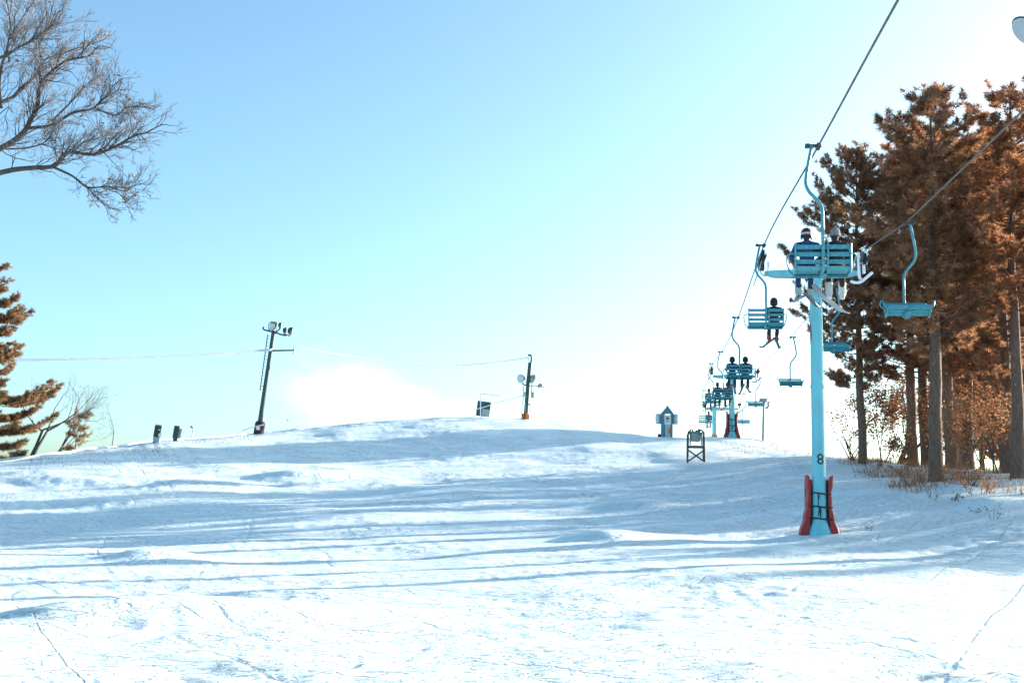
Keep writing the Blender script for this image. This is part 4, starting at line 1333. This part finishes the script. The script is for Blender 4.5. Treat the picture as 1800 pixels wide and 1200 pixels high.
leafy(1690, 58, 2.2, 'small orange-leaved bush right behind the reddish pine trunk', 55, 500, .6, .02)
leafy(1500, 66, 3.4, 'sparse orange-leaved sapling behind the left edge pine', 56, 900, .6)

# ------------------------------------------------------------------ weeds and dry grass on the snow
def weed(px, d, H, label, seed, n=60, wd=.5, matl=None, name='dry_shrub', cat='shrub', group='dry shrubs on the bank', leaf=.08):
    g = np.random.default_rng(seed)
    b = ground(px, d)
    t = thing(name, b, label, cat, group)
    mb = MB(); tips = []
    for s in range(max(4, n // 8)):
        a = g.uniform(0, 6.28); p0 = np.array([math.cos(a), math.sin(a), 0]) * wd * .35 * math.sqrt(g.uniform(0, 1))
        e = p0 + np.array([math.cos(a) * wd * .4, math.sin(a) * wd * .4, H]) * g.uniform(.4, 1.0) + g.normal(0, .06, 3)
        md = (p0 + e) / 2 + g.normal(0, .05, 3)
        mb.tube([p0 - [0, 0, .06], md, e], [.010, .007, .004], 3, cap=False); tips += [e, md, (md + e) / 2]
    link('stem', mb.mesh('stem', M_TWIG), t)['kind'] = 'stuff'
    tips = np.array(tips); c = tips[g.integers(0, len(tips), n * 3)] + g.normal(0, .05, (n * 3, 3)); m = len(c)
    c[:, 2] = np.maximum(c[:, 2], .02)
    u = g.normal(size=(m, 3)); u /= np.linalg.norm(u, axis=1)[:, None]
    v = np.cross(u, g.normal(size=(m, 3))); v /= np.linalg.norm(v, axis=1)[:, None]
    s = g.uniform(.5, 1.2, (m, 1)) * leaf
    q = np.stack([c, c + u * s * .5 + v * s * .3, c + u * s, c + u * s * .5 - v * s * .3], 1)
    link('foliage', tri_mesh('foliage', q, g.uniform(.6, 1.3, (m, 1)) * np.ones((m, 3)), matl or M_DEADLEAF), t)['kind'] = 'stuff'
for a in [(1618, 45.5, .75, 'orange dry shrub below the lowest furrowed trunk, on its left', 61, 110, 1.3), (1700, 44.5, .95, 'tall orange dry shrub right of the lowest furrowed trunk', 62, 120, 1.2),
          (1722, 42.0, .6, 'low orange shrub at the lower right end of the weedy bank', 63, 90, 1.1), (1535, 56, .5, 'small orange shrub at the foot of the left edge pine', 64, 60, .9),
          (1582, 55, .5, 'low orange shrub on the sunlit snow between the left trunks', 65, 70, 1.2), (1668, 47.5, .6, 'orange shrub close to the right side of the lowest furrowed trunk', 66, 70, 1.0),
          (1655, 53, .6, 'orange shrub behind the lowest furrowed trunk', 67, 70, 1.0), (1600, 51, .35, 'flat orange tuft left of the lowest furrowed trunk', 68, 50, 1.4)]:
    weed(*a)
for a in [(1637, 42.0, .35, 'dark weed sprig on the shaded snow below the lowest trunk', 71, 16, .7), (1672, 41.2, .35, 'dark weed sprig right of the sprig below the lowest trunk', 72, 16, .6),
          (1684, 40.8, .4, 'dark weed sprig left of the lowest orange shrub', 73, 16, .4), (1525, 37.0, .22, 'single dark tuft on open snow right of the red padding', 74, 10, .25),
          (1748, 36.5, .45, 'upright dark seedling alone on the shaded snow at lower right', 75, 12, .35), (1538, 50, .3, 'dark weed sprig uphill of the single dark tuft', 76, 14, .6),
          (1712, 38.5, .25, 'thin dark sprigs between the lowest shrub and the seedling', 77, 12, .8)]:
    weed(*a, matl=M_DARKWEED, name='weed_sprig', cat='weed', group='dark weed sprigs on the snow', leaf=.06)

def grass(name, label, spots, seed, H=(.15, .5), w=.012, m=None):
    g = np.random.default_rng(seed)
    x = spots[:, 0]; y = spots[:, 1]; z = height(x, y)
    n = len(x); b = np.column_stack([x, y, z - .03])
    h = g.uniform(H[0], H[1], n)
    tip = b + np.column_stack([g.normal(0, .35, n) * h, g.normal(0, .35, n) * h, h])
    a = g.uniform(0, 6.28, n); s = np.column_stack([np.cos(a), np.sin(a), np.zeros(n)]) * w
    o = link(name, tri_mesh(name, np.stack([b - s, b + s, tip], 1), g.uniform(.6, 1.3, (n, 1)) * np.ones((n, 3)), m or M_DRYGRASS))
    tag(o, label, 'grass', kind='stuff')
def spots_px(g, regs):
    out = []
    for (x0, x1, d0, d1, n, clump) in regs:
        k = max(1, n // clump)
        for _ in range(k):
            px = g.uniform(x0, x1); d = g.uniform(d0, d1)
            c = P(px, 800, d)[:2]
            out.append(c + g.normal(0, .28, (clump, 2)))
    return np.vstack(out)
_g = np.random.default_rng(81)
grass('dry_grass', 'dry orange grass poking through the snow under the pines',
      spots_px(_g, [(1510, 1800, 52, 66, 3000, 30), (1560, 1740, 44, 54, 1500, 30), (1690, 1820, 42, 50, 500, 20), (1480, 1560, 58, 66, 400, 16)]), 82)
grass('dry_grass', 'thin dark grass along the skyline at the left', spots_px(_g, [(20, 300, 56, 68, 500, 12), (180, 460, 68, 78, 600, 12), (440, 700, 80, 90, 300, 10)]), 83, H=(.05, .24), w=.010, m=M_DARKWEED)
grass('dry_grass', 'pale straw tips scattered on the crest below the lift towers', spots_px(_g, [(1270, 1460, 66, 84, 900, 10)]), 84, H=(.1, .3))
M_PALE = mat('pale_plastic', (.52, .60, .60), rough=.5, var=.1)
M_FROSTLINE = mat('frost_coat', (.86, .88, .90), rough=.8, var=.04, scale=10, trans=.6)
# ------------------------------------------------------------------ light poles
def frame_from(B):
    return lambda px, py, d: P(px, py, d) - B

def floodlight(parent, c, look, r, depth, mount=None, shell=None):
    """drum lamp: shell with a glass front and a yoke"""
    y = unit(look); x = unit(np.cross(y, [0, 0, 1.0])); z = np.cross(x, y)
    Rm = np.stack([x, z * 1.0, y], 1)
    o = MB().lathe([(r * .35, -depth), (r * .62, -depth * .95), (r * .80, -depth * .55), (r * .98, -.02), (r * 1.04, 0), (r * 1.04, .03), (r * .95, .03)], 18, c=c, rot=Rm).obj('floodlight', shell or M_GREYPL, parent)
    MB().lathe([(r * .93, .031), (r * .7, .05), (r * .2, .06)], 18, c=c, rot=Rm).obj('lens', M_LAMP, o)
    yk = MB().tube([c + x * r * 1.12 - y * depth * .4, c + x * r * 1.12 - y * depth * .4 - z * r * 1.25, c - x * r * 1.12 - y * depth * .4 - z * r * 1.25, c - x * r * 1.12 - y * depth * .4], .022, 6)
    if mount is not None:
        yk.tube([c - y * depth * .4 - z * r * 1.25, mount], .025, 6)
    yk.obj('yoke', M_DARK, o)
    return o

D1 = 79.0
B1 = ground(453, D1); q1 = frame_from(B1)
LP = thing('light_pole', B1, 'dark leaning light pole with a ladder and floodlights on the left skyline', 'light pole', 'floodlight poles on the crest')
axis = np.array([q1(454, 765, D1), q1(458, 735, D1), q1(470, 655, D1), q1(481, 582, D1)])
MB().tube(np.vstack([axis[0] - [0, 0, .5], axis]), [.19, .19, .17, .15, .14], 12).obj('pole', M_DARKGREEN, LP)
# ladder on its left
la, lb = q1(457, 686, D1 - .15), q1(470.5, 588, D1 - .15)
ax = unit(axis[3] - axis[1])
def pole_at(p):
    t = (p - axis[1]) @ ax
    return axis[1] + ax * t
rail = MB().tube([la, lb], .035, 6)
lad = rail.obj('ladder', M_DARKGREEN, LP)
for k, t in enumerate(np.linspace(.02, .98, 17)):
    p = la + (lb - la) * t; e = pole_at(p)
    e2 = p + (e - p) * (1.0 if k in (1, 9) else .34)
    MB().tube([p, e2], .020, 6).obj('rung', M_DARKGREEN, lad)
MB().tube(smooth_path([q1(463, 574, D1), q1(463.5, 579, D1), q1(474, 582, D1), q1(484, 584.5, D1), q1(495, 588, D1), q1(502.5, 589.5, D1), q1(502.5, 587, D1)], 3), .055, 8).obj('lamp_bracket', M_DARKGREEN, LP)
MB().tube(smooth_path([q1(484, 584.5, D1), q1(490, 580, D1), q1(492.5, 576, D1)], 3), .045, 8).obj('lamp_bracket', M_DARKGREEN, LP)
floodlight(LP, q1(477, 573.5, D1 - .4), (-.45, -.75, -.25), .27, .34, q1(478, 581, D1), M_DARK)
floodlight(LP, q1(481.0, 572, D1 + .3), (.5, .8, -.25), .29, .30, q1(481, 581, D1), M_DARK)
floodlight(LP, q1(493.5, 571.5, D1), (.95, .25, -.1), .20, .17, q1(493, 577, D1), M_DARK)
floodlight(LP, q1(502, 580.5, D1), (.95, .25, -.1), .21, .19, q1(502.5, 587, D1), M_DARK)
floodlight(LP, q1(512, 581.5, D1 + .1), (.93, .30, -.12), .27, .24, q1(511, 590, D1), M_DARK)
MB().tube([q1(511, 590, D1 + .1), q1(502.5, 588.5, D1)], .035, 6).obj('lamp_bracket', M_DARKGREEN, LP)
MB().tube([q1(474, 617, D1), q1(481, 616.2, D1), q1(517, 615.4, D1)], [.10, .06, .05], 8).obj('cable_arm', M_DARKGREEN, LP)
dsk = MB()
for s in (-1, 1):
    dsk.lathe([(.05, -.05), (.13, -.03), (.15, .0), (.08, .05)], 12, c=q1(517.5, 615.6 + s * 3.0, D1), rot=roty(s * .5 + math.pi / 2))
dsk.tube([q1(517, 611, D1), q1(517.8, 620, D1)], .05, 8)
dsk.obj('insulator', M_STEEL, LP)
pad = MB().tube([q1(453.5, 769, D1), q1(455.5, 755, D1), q1(457.5, 744, D1), q1(458, 740.5, D1)], [.36, .36, .36, .28], 12)
pad.obj('pad', M_DARKPAD_SHADE, LP)
MB().box(q1(453.6, 752.5, D1 - .40), (.26, .03, .22), rot=roty(.15)).obj('label_plate', M_WHITE, LP)
MB().lathe([(.50, -.1), (.48, .08), (.40, .12)], 14, c=q1(453, 769.5, D1)).obj('plinth', M_WOOD, LP)

D2 = 90.0
B2 = ground(922.5, D2); q2 = frame_from(B2)
LQ = thing('light_pole', B2, 'dark crest pole with a hooked top, two round lamps and an orange foot', 'light pole', 'floodlight poles on the crest')
ax2 = [q2(924, 737, D2), q2(926, 710, D2), q2(928.5, 675, D2), q2(932, 637, D2)]
MB().tube(np.vstack([np.array(ax2[0]) - [0, 0, .3], ax2]), [.20, .20, .18, .17, .16], 12).obj('pole', M_DARKGREEN, LQ)
MB().tube(smooth_path([q2(933, 640, D2), q2(934.5, 630, D2), q2(933, 624.5, D2), q2(928, 624, D2)], 4), .075, 8).obj('hook', M_DARKGREEN, LQ)
MB().tube(smooth_path([q2(929.5, 627, D2), q2(929.5, 632, D2), q2(931, 636, D2)], 3), .03, 6).obj('hook_chain', M_STEEL, LQ)
MB().tube(smooth_path([q2(931, 676, D2), q2(922, 676.5, D2), q2(918, 673, D2)], 4), .05, 8).obj('lamp_bracket', M_DARKGREEN, LQ)
floodlight(LQ, q2(915.5, 665, D2 - .3), (-.55, -.75, -.2), .32, .34, q2(918, 673, D2), M_DARK)
floodlight(LQ, q2(937, 665, D2 + .2), (.85, .45, -.2), .32, .30, q2(932.5, 670, D2))
gun = MB().tube([q2(930, 677.5, D2), q2(943, 678, D2), q2(948, 676.5, D2)], .035, 8)
gun.lathe([(.05, -.25), (.13, -.2), (.14, .15), (.08, .2)], 12, c=q2(950, 678, D2), rot=roty(1.2))
gun.tube([q2(947, 676, D2), q2(949, 674, D2), q2(952, 679, D2), q2(956, 679, D2)], [.06, .08, .09, .07], 8)
gun.obj('spray_nozzle', M_STEEL, LQ)
MB().box(q2(936, 694, D2 - .2), (.24, .2, .45), bevel=.02).obj('junction_box', M_STEEL, LQ)
MB().box(q2(923, 693, D2 - .2), (.16, .15, .38), bevel=.02).obj('junction_box', M_STEEL, LQ)
for (a, b) in (((923.5, 706), (924.5, 733)), ((929, 709), (931.5, 712)), ((931.5, 709), (932, 725)), ((917.5, 716), (917, 733)), ((935, 672), (934, 692)), ((920.5, 678), (919, 712))):
    MB().tube([q2(*a, D2 - .15), q2(*b, D2 - .15)], .04, 6).obj('conduit', M_STEEL, LQ)
of = MB()
g_ = np.random.default_rng(5)
for k in range(7):
    of.box(q2(918 + k * 1.8, 732 + g_.normal(0, .6), D2 - .3 + g_.normal(0, .1)), (.13, .10, .40 + g_.uniform(0, .2)), rot=roty(g_.normal(0, .18)), bevel=.015)
of.obj('foot_guard', M_ORANGE, LQ)

# slim grey lamp post right of the far towers
D3 = 86.0
B3 = ground(1341, D3); q3 = frame_from(B3)
L3 = thing('lamp_post', B3, 'slim grey lamp post with a short cross bar, right of the far red padding', 'lamp post')
MB().tube([q3(1341, 778, D3), q3(1341.8, 740, D3), q3(1342.6, 706, D3)], [.09, .085, .08], 10).obj('pole', M_STEEL, L3)
MB().tube([q3(1335, 702.5, D3), q3(1345.5, 704.5, D3)], .12, 8).obj('cross_bar', M_STEEL, L3)
MB().box(q3(1342, 703, D3), (.50, .25, .26), bevel=.03).obj('lamp_box', M_GREYPL, L3)
MB().tube(smooth_path([q3(1352.5, 706, D3), q3(1350, 709, D3), q3(1350.5, 713, D3), q3(1348.5, 716.5, D3), q3(1345.5, 716, D3)], 4), .06, 8).obj('lamp_hook', M_DARK, L3)
MB().tube([q3(1345.5, 705, D3), q3(1352, 708, D3)], .03, 6).obj('stay', M_STEEL, L3)

# ------------------------------------------------------------------ utility boxes and pipes on the left skyline
def util_box(px, d, w, h, label, tilt, white):
    b = ground(px, d, -.03)
    t = thing('control_box', b, label, 'control box', 'control boxes on the left skyline', rz=.25)
    rt = roty(tilt)
    def pt(v): return np.array(v) @ rt.T
    if white: MB().box(pt((0, 0, .18)), (w * .98, .42, .40), rot=rt, bevel=.03).obj('pedestal', M_GREYPL, t)
    else: MB().box(pt((0, 0, .08)), (w * .8, .40, .30), rot=rt, bevel=.03).obj('pedestal', M_DARK, t)
    z0 = .38 if white else .2
    MB().box(pt((-.02, 0, z0 + h / 2)), (w, .45, h), rot=rt, bevel=.025).obj('cabinet', M_DARKGREEN, t)
    MB().box(pt((0, -.235, z0 + h / 2)), (w * .74, .02, h * .8), rot=rt, bevel=.008).obj('door', M_DARK, t)
    if white:
        MB().box(pt((.0, 0, z0 + h + .03)), (w * 1.06, .5, .07), rot=rt, bevel=.02).obj('cap', M_WHITE, t)
        MB().box(pt((.18, -.26, z0 + .12)), (.2, .05, .2), rot=rt).obj('meter', M_WHITE, t)
        MB().lathe([(.05, 0), (.05, .02)], 10, c=pt((.08, -.26, z0 + h * .62)), rot=rotx(math.pi / 2)).obj('gauge', M_LAMP, t)
    else:
        MB().box(pt((.24, .02, z0 + h * .42)), (.16, .36, h * .78), rot=rt, bevel=.02).obj('side_panel', M_GREYPL, t)
        MB().tube([pt((.36, .05, z0 + h * .8)), pt((.37, .05, -.05))], .022, 6).obj('conduit', M_STEEL, t)
util_box(274, 70, .40, .72, 'dark control box with a pale pedestal and cap, left of its twin', .10, True)
util_box(307.5, 71.5, .34, .78, 'narrow dark control box with a grey side panel, right of its twin', .10, False)
b = ground(337, 73.5)
sp = thing('standpipe', b, 'short bent standpipe on the left skyline right of the two control boxes', 'standpipe')
MB().tube(smooth_path([(0, 0, -.1), (.03, 0, .4), (.06, 0, .66), (.03, 0, .74), (-.06, 0, .80)], 4), .035, 8).obj('pipe', M_STEEL, sp)
MB().tube([(-.04, 0, .78), (-.12, 0, .86)], .055, 8).obj('valve', M_DARK, sp)
b = ground(505, 82)
sp2 = thing('marker_stake', b, 'thin pale stake with a small tip, on the crest right of the leaning light pole', 'stake')
MB().tube([(0, 0, -.1), (.0, 0, .75)], .018, 6).obj('stake', M_FROST, sp2)
MB().box((0, 0, .74), (.10, .04, .12), bevel=.015).obj('tip', M_CANVAS, sp2)

# dark screen with pale rods on the crest
D4 = 91.0
B4 = ground(850, D4); q4 = frame_from(B4)
bx = thing('equipment_box', B4, 'dark square equipment box on the crest left of the hooked pole', 'equipment box')
MB().box(q4(850, 718.5, D4 + .3), (1.08, .7, 1.16), rot=roty(.10), bevel=.03).obj('cabinet', M_DARKGREEN, bx)
MB().box(q4(853.5, 725, D4 - .08), (.62, .04, .55), rot=roty(.10), bevel=.01).obj('window_panel', M_GREYPL, bx)
MB().tube([q4(844.5, 733, D4 - .25), q4(845.0, 692, D4 - .25)], .045, 6).obj('white_rod', M_FROST, bx)
MB().tube([q4(844.5, 691.5, D4 - .25), q4(862, 693.5, D4 - .25), q4(878, 696, D4 - .25)], .028, 6).obj('boom', M_STEEL, bx)

# ------------------------------------------------------------------ white hose along the crest and the frosted overhead line
def hose(name, label, pix, r, matl, dz=.0, n=6, on_ground=False, group=None, cat='hose'):
    if on_ground:
        pts = np.array([ground(px, d, dz) for px, d in pix])
    else:
        pts = np.array([P(*a) for a in pix])
    sp = smooth_path(pts, n)
    if on_ground:
        for p in sp: p[2] = Hz(p[0], p[1]) + dz
    tag(MB().tube(sp, r, 8).obj(name, matl), label, cat, group)
hose('snow_hose', 'white snowmaking hose lying along the left skyline', [(-60, 56), (0, 60), (60, 63), (120, 66), (180, 68.5), (240, 71), (290, 73), (340, 75), (400, 77), (432, 78.2)], .055, M_FROST, dz=.07, on_ground=True)
hose('slack_rope', 'white rope slung low across the padded foot of the leaning light pole', [(425, 757, 78.6), (440, 751.5, 78.5), (455, 748, 78.45), (463, 746, 78.5)], .035, M_FROST, cat='rope')
hose('slack_rope', 'white rope rising across the dark equipment box on the crest', [(832, 720.5, 90.3), (850, 715.5, 90.3), (864, 711, 90.3), (890, 703, 90.2), (921, 695, 90)], .032, M_FROST, cat='rope')
LINE = 'frosted overhead lines between the light poles'
hose('overhead_line', 'frosted white line coming in from the left to the leaning light pole', [(-250, 629, 70), (-100, 632, 73), (0, 632.5, 74.5), (130, 631, 76), (260, 627.5, 77), (380, 621.5, 78), (478, 614.5, 78.8)], .085, M_FROSTLINE, group=LINE, cat='overhead line')
hose('overhead_line', 'frosted white line sagging between the leaning pole arm and the hooked pole', [(519, 610.5, 79), (560, 617, 80), (620, 626.5, 82), (690, 637, 84), (760, 642, 86), (830, 640.5, 88), (890, 634, 89), (931, 628, 90)], .055, M_FROSTLINE, group=LINE, cat='overhead line')

# ------------------------------------------------------------------ booth beside the lift
D5 = 85.0
B5 = ground(1172, D5, .05)
bt = thing('lift_booth', B5, 'narrow teal booth with a peaked roof and a white poster on the crest', 'booth', rz=-.08)
bt.scale = (.80, 1.0, 1.05)
W, Hh = .98, 1.75
def wall(name, c, s, m=M_TEAL): return MB().box(c, s, bevel=.01).obj(name, m, bt, smooth=False)
wall('wall', (-.36, -.30, Hh / 2), (.34, .06, Hh)); wall('wall', (.42, -.30, Hh / 2), (.22, .06, Hh))
wall('wall', (-.51, .15, Hh / 2), (.05, .84, Hh)); wall('wall', (.51, .15, Hh / 2), (.05, .84, Hh)); wall('wall', (0, .55, Hh / 2), (.96, .05, Hh))
MB().add([(-.53, -.33, Hh), (.53, -.33, Hh), (0.03, -.33, Hh + .52), (-.53, -.27, Hh), (.53, -.27, Hh), (0.03, -.27, Hh + .52)], [(0, 1, 2), (3, 5, 4), (0, 3, 4, 1), (1, 4, 5, 2), (2, 5, 3, 0)]).obj('gable', M_TEAL, bt, smooth=False)
rf = MB()
for s in (-1, 1):
    a = np.array([.03, 0, Hh + .56]); e = np.array([s * .56 + .01, 0, Hh + .0])
    rf.add([(a[0], -.42, a[2]), (e[0], -.42, e[2]), (e[0], .66, e[2]), (a[0], .66, a[2]), (a[0], -.42, a[2] + .06), (e[0], -.42, e[2] + .06), (e[0], .66, e[2] + .06), (a[0], .66, a[2] + .06)],
           [(0, 1, 2, 3), (7, 6, 5, 4), (0, 4, 5, 1), (1, 5, 6, 2), (2, 6, 7, 3), (3, 7, 4, 0)])
rf.obj('roof', M_TEAL, bt, smooth=False)
wall('door', (.06, -.28, .52), (.44, .05, 1.04), M_WHITE)
for x in (-.10, .03, .16): MB().box((x, -.312, .5), (.035, .02, .95)).obj('door_slat', M_WOOD if x > 0 else M_GREYPL, bt)
pst = wall('poster', (.05, -.345, 1.33), (.60, .03, .66), M_WHITE)
MB().box((.04, -.363, 1.36), (.34, .008, .40)).obj('print', M_PRINT, pst)
MB().box((.04, -.368, 1.44), (.20, .006, .16)).obj('print', M_DARK, pst)
MB().tube([(.08, -.36, Hh - .02), (.08, -.36, Hh + .34)], .03, 6).obj('vent_pipe', M_STEEL, bt)
MB().box((.33, -.37, .55), (.28, .10, .34), bevel=.02).obj('first_aid_box', M_ORANGE, bt)
for s in (-1, 1):
    MB().lathe([(.20, -.36), (.26, -.33), (.28, .2), (.22, .36)], 16, c=(s * .80, .05, 1.42)).obj('drum', M_PALE, bt)
    MB().tube([(s * .5, .05, 1.42), (s * .66, .05, 1.42)], .05, 8).obj('drum_arm', M_STEEL, bt)
MB().box((-.70, -.1, .2), (.30, .26, .28), bevel=.04).obj('foot_block', M_DARK, bt)

# ------------------------------------------------------------------ wooden stand
D6 = 62.0
B6 = ground(1223.5, D6, -.04)
st = thing('wooden_stand', B6, 'weathered wooden stand with crossed braces holding a grey canvas bin', 'wooden stand', rz=-.10)
w2 = .42; hh = 1.72
for s in (-1, 1):
    MB().box((s * (w2 + .02), 0, hh / 2 - .1), (.09, .09, hh + .2), rot=roty(-s * .02), bevel=.01).obj('post', M_WOOD, st)
    MB().box((s * (w2 - .07), .0, hh + .02), (.24, .085, .085), rot=roty(s * .75), bevel=.01).obj('corner_brace', M_WOOD, st)
    MB().box((0, -s * .055, .40), (.98, .05, .085), rot=roty(s * .62), bevel=.01).obj('cross_brace', M_WOOD, st)
    MB().box((s * .31, .02, 1.28), (.05, .06, .62), bevel=.008).obj('inner_post', M_DARK, st)
    MB().box((s * (w2 + .02), .62, hh / 2 - .15), (.08, .08, hh + .1), bevel=.01).obj('post', M_WOOD, st)
    MB().box((s * (w2 + .02), .31, .86), (.06, .60, .08), bevel=.01).obj('side_rail', M_WOOD, st)
MB().box((0, -.02, .88), (.84, .06, .14), bevel=.01).obj('cross_rail', M_WOOD, st)
bn = MB(); n = 20; vs = []; fs = []
lv = [(.20, 1.20), (.25, 1.22), (.27, 1.4), (.30, 1.62), (.29, 1.63), (.26, 1.45)]
for i, (rr, z) in enumerate(lv):
    for k in range(n):
        a = 2 * math.pi * k / n
        vs.append((rr * 1.05 * math.cos(a), .12 + rr * .8 * math.sin(a), z + .03 * math.sin(3 * a + 1) * (i < 3)))
for i in range(len(lv) - 1):
    for k in range(n): fs.append((i * n + k, i * n + (k + 1) % n, (i + 1) * n + (k + 1) % n, (i + 1) * n + k))
fs.append(tuple(range(n))[::-1]); fs.append(tuple((len(lv) - 1) * n + k for k in range(n)))
bn.add(vs, fs).obj('canvas_bin', M_CANVAS, st)
MB().tube([(.33 * math.cos(a), .12 + .26 * math.sin(a), 1.64 + .03 * math.sin(2 * a)) for a in np.linspace(0, 2 * math.pi, 25)], .06, 8, cap=False).obj('bin_rim', M_TEAL, st)
MB().ball((.12, .12, 1.70), (.17, .14, .12), 12, 8).obj('bundle', M_TEAL, st)
MB().ball((.18, .05, 1.80), (.09, .08, .08), 10, 8).obj('knob', M_DARK, st)
MB().lathe([(.05, 0), (.06, .10), (.03, .14)], 10, c=(-.17, .05, 1.70)).obj('knob', M_STEEL, st)
MB().lathe([(.035, 0), (.04, .08), (.02, .11)], 10, c=(.0, .0, 1.68)).obj('knob', M_DARK, st)

# ------------------------------------------------------------------ drifting spray from the snow guns behind the crest
def mist():
    m = bpy.data.materials.new('snow_spray'); m.use_nodes = True
    N = m.node_tree.nodes; L = m.node_tree.links
    N.remove(N['Principled BSDF'])
    v = N.new('ShaderNodeVolumePrincipled')
    v.inputs['Color'].default_value = (.97, .98, 1, 1); v.inputs['Anisotropy'].default_value = .35
    tc = N.new('ShaderNodeTexCoord')
    # soft towards the skin of the plume: distance from its centre line in unit space
    ln = N.new('ShaderNodeVectorMath'); ln.operation = 'LENGTH'; L.new(tc.outputs['Object'], ln.inputs[0])
    mr = N.new('ShaderNodeMapRange'); mr.inputs['From Min'].default_value = .98; mr.inputs['From Max'].default_value = .0; mr.interpolation_type = 'SMOOTHERSTEP'
    L.new(ln.outputs['Value'], mr.inputs['Value'])
    no = N.new('ShaderNodeTexNoise'); no.inputs['Scale'].default_value = 2.2; no.inputs['Detail'].default_value = 6; no.inputs['Distortion'].default_value = .5
    L.new(tc.outputs['Object'], no.inputs['Vector'])
    r2 = N.new('ShaderNodeMapRange'); r2.inputs['From Min'].default_value = .40; r2.inputs['From Max'].default_value = .74
    L.new(no.outputs['Fac'], r2.inputs['Value'])
    mu = N.new('ShaderNodeMath'); mu.operation = 'MULTIPLY'; L.new(mr.outputs[0], mu.inputs[0]); L.new(r2.outputs[0], mu.inputs[1])
    m2 = N.new('ShaderNodeMath'); m2.operation = 'MULTIPLY'; m2.inputs[1].default_value = .24; L.new(mu.outputs[0], m2.inputs[0])
    L.new(m2.outputs[0], v.inputs['Density'])
    L.new(v.outputs[0], N['Material Output'].inputs['Volume'])
    for (px, py, d, sx, sy, sz, rt, lab) in [(715, 712, 104, 7.6, 4.5, 3.4, .42, 'white plume of machine-made snow drifting up behind the crest'),
            (600, 690, 110, 10.0, 5.0, 5.6, .15, 'wide soft end of the machine-made snow plume, nearer the leaning light pole'),
            (900, 745, 116, 13.0, 5.0, 3.2, .05, 'low thin snow haze behind the crest near the hooked pole')]:
        o = MB().ball((0, 0, 0), 1.0, 24, 16).obj('snow_spray', m)
        o.location = P(px, py, d); o.scale = (sx, sy, sz); o.rotation_euler = (0, rt, 0)
        tag(o, lab, 'snow spray', kind='stuff')
mist()
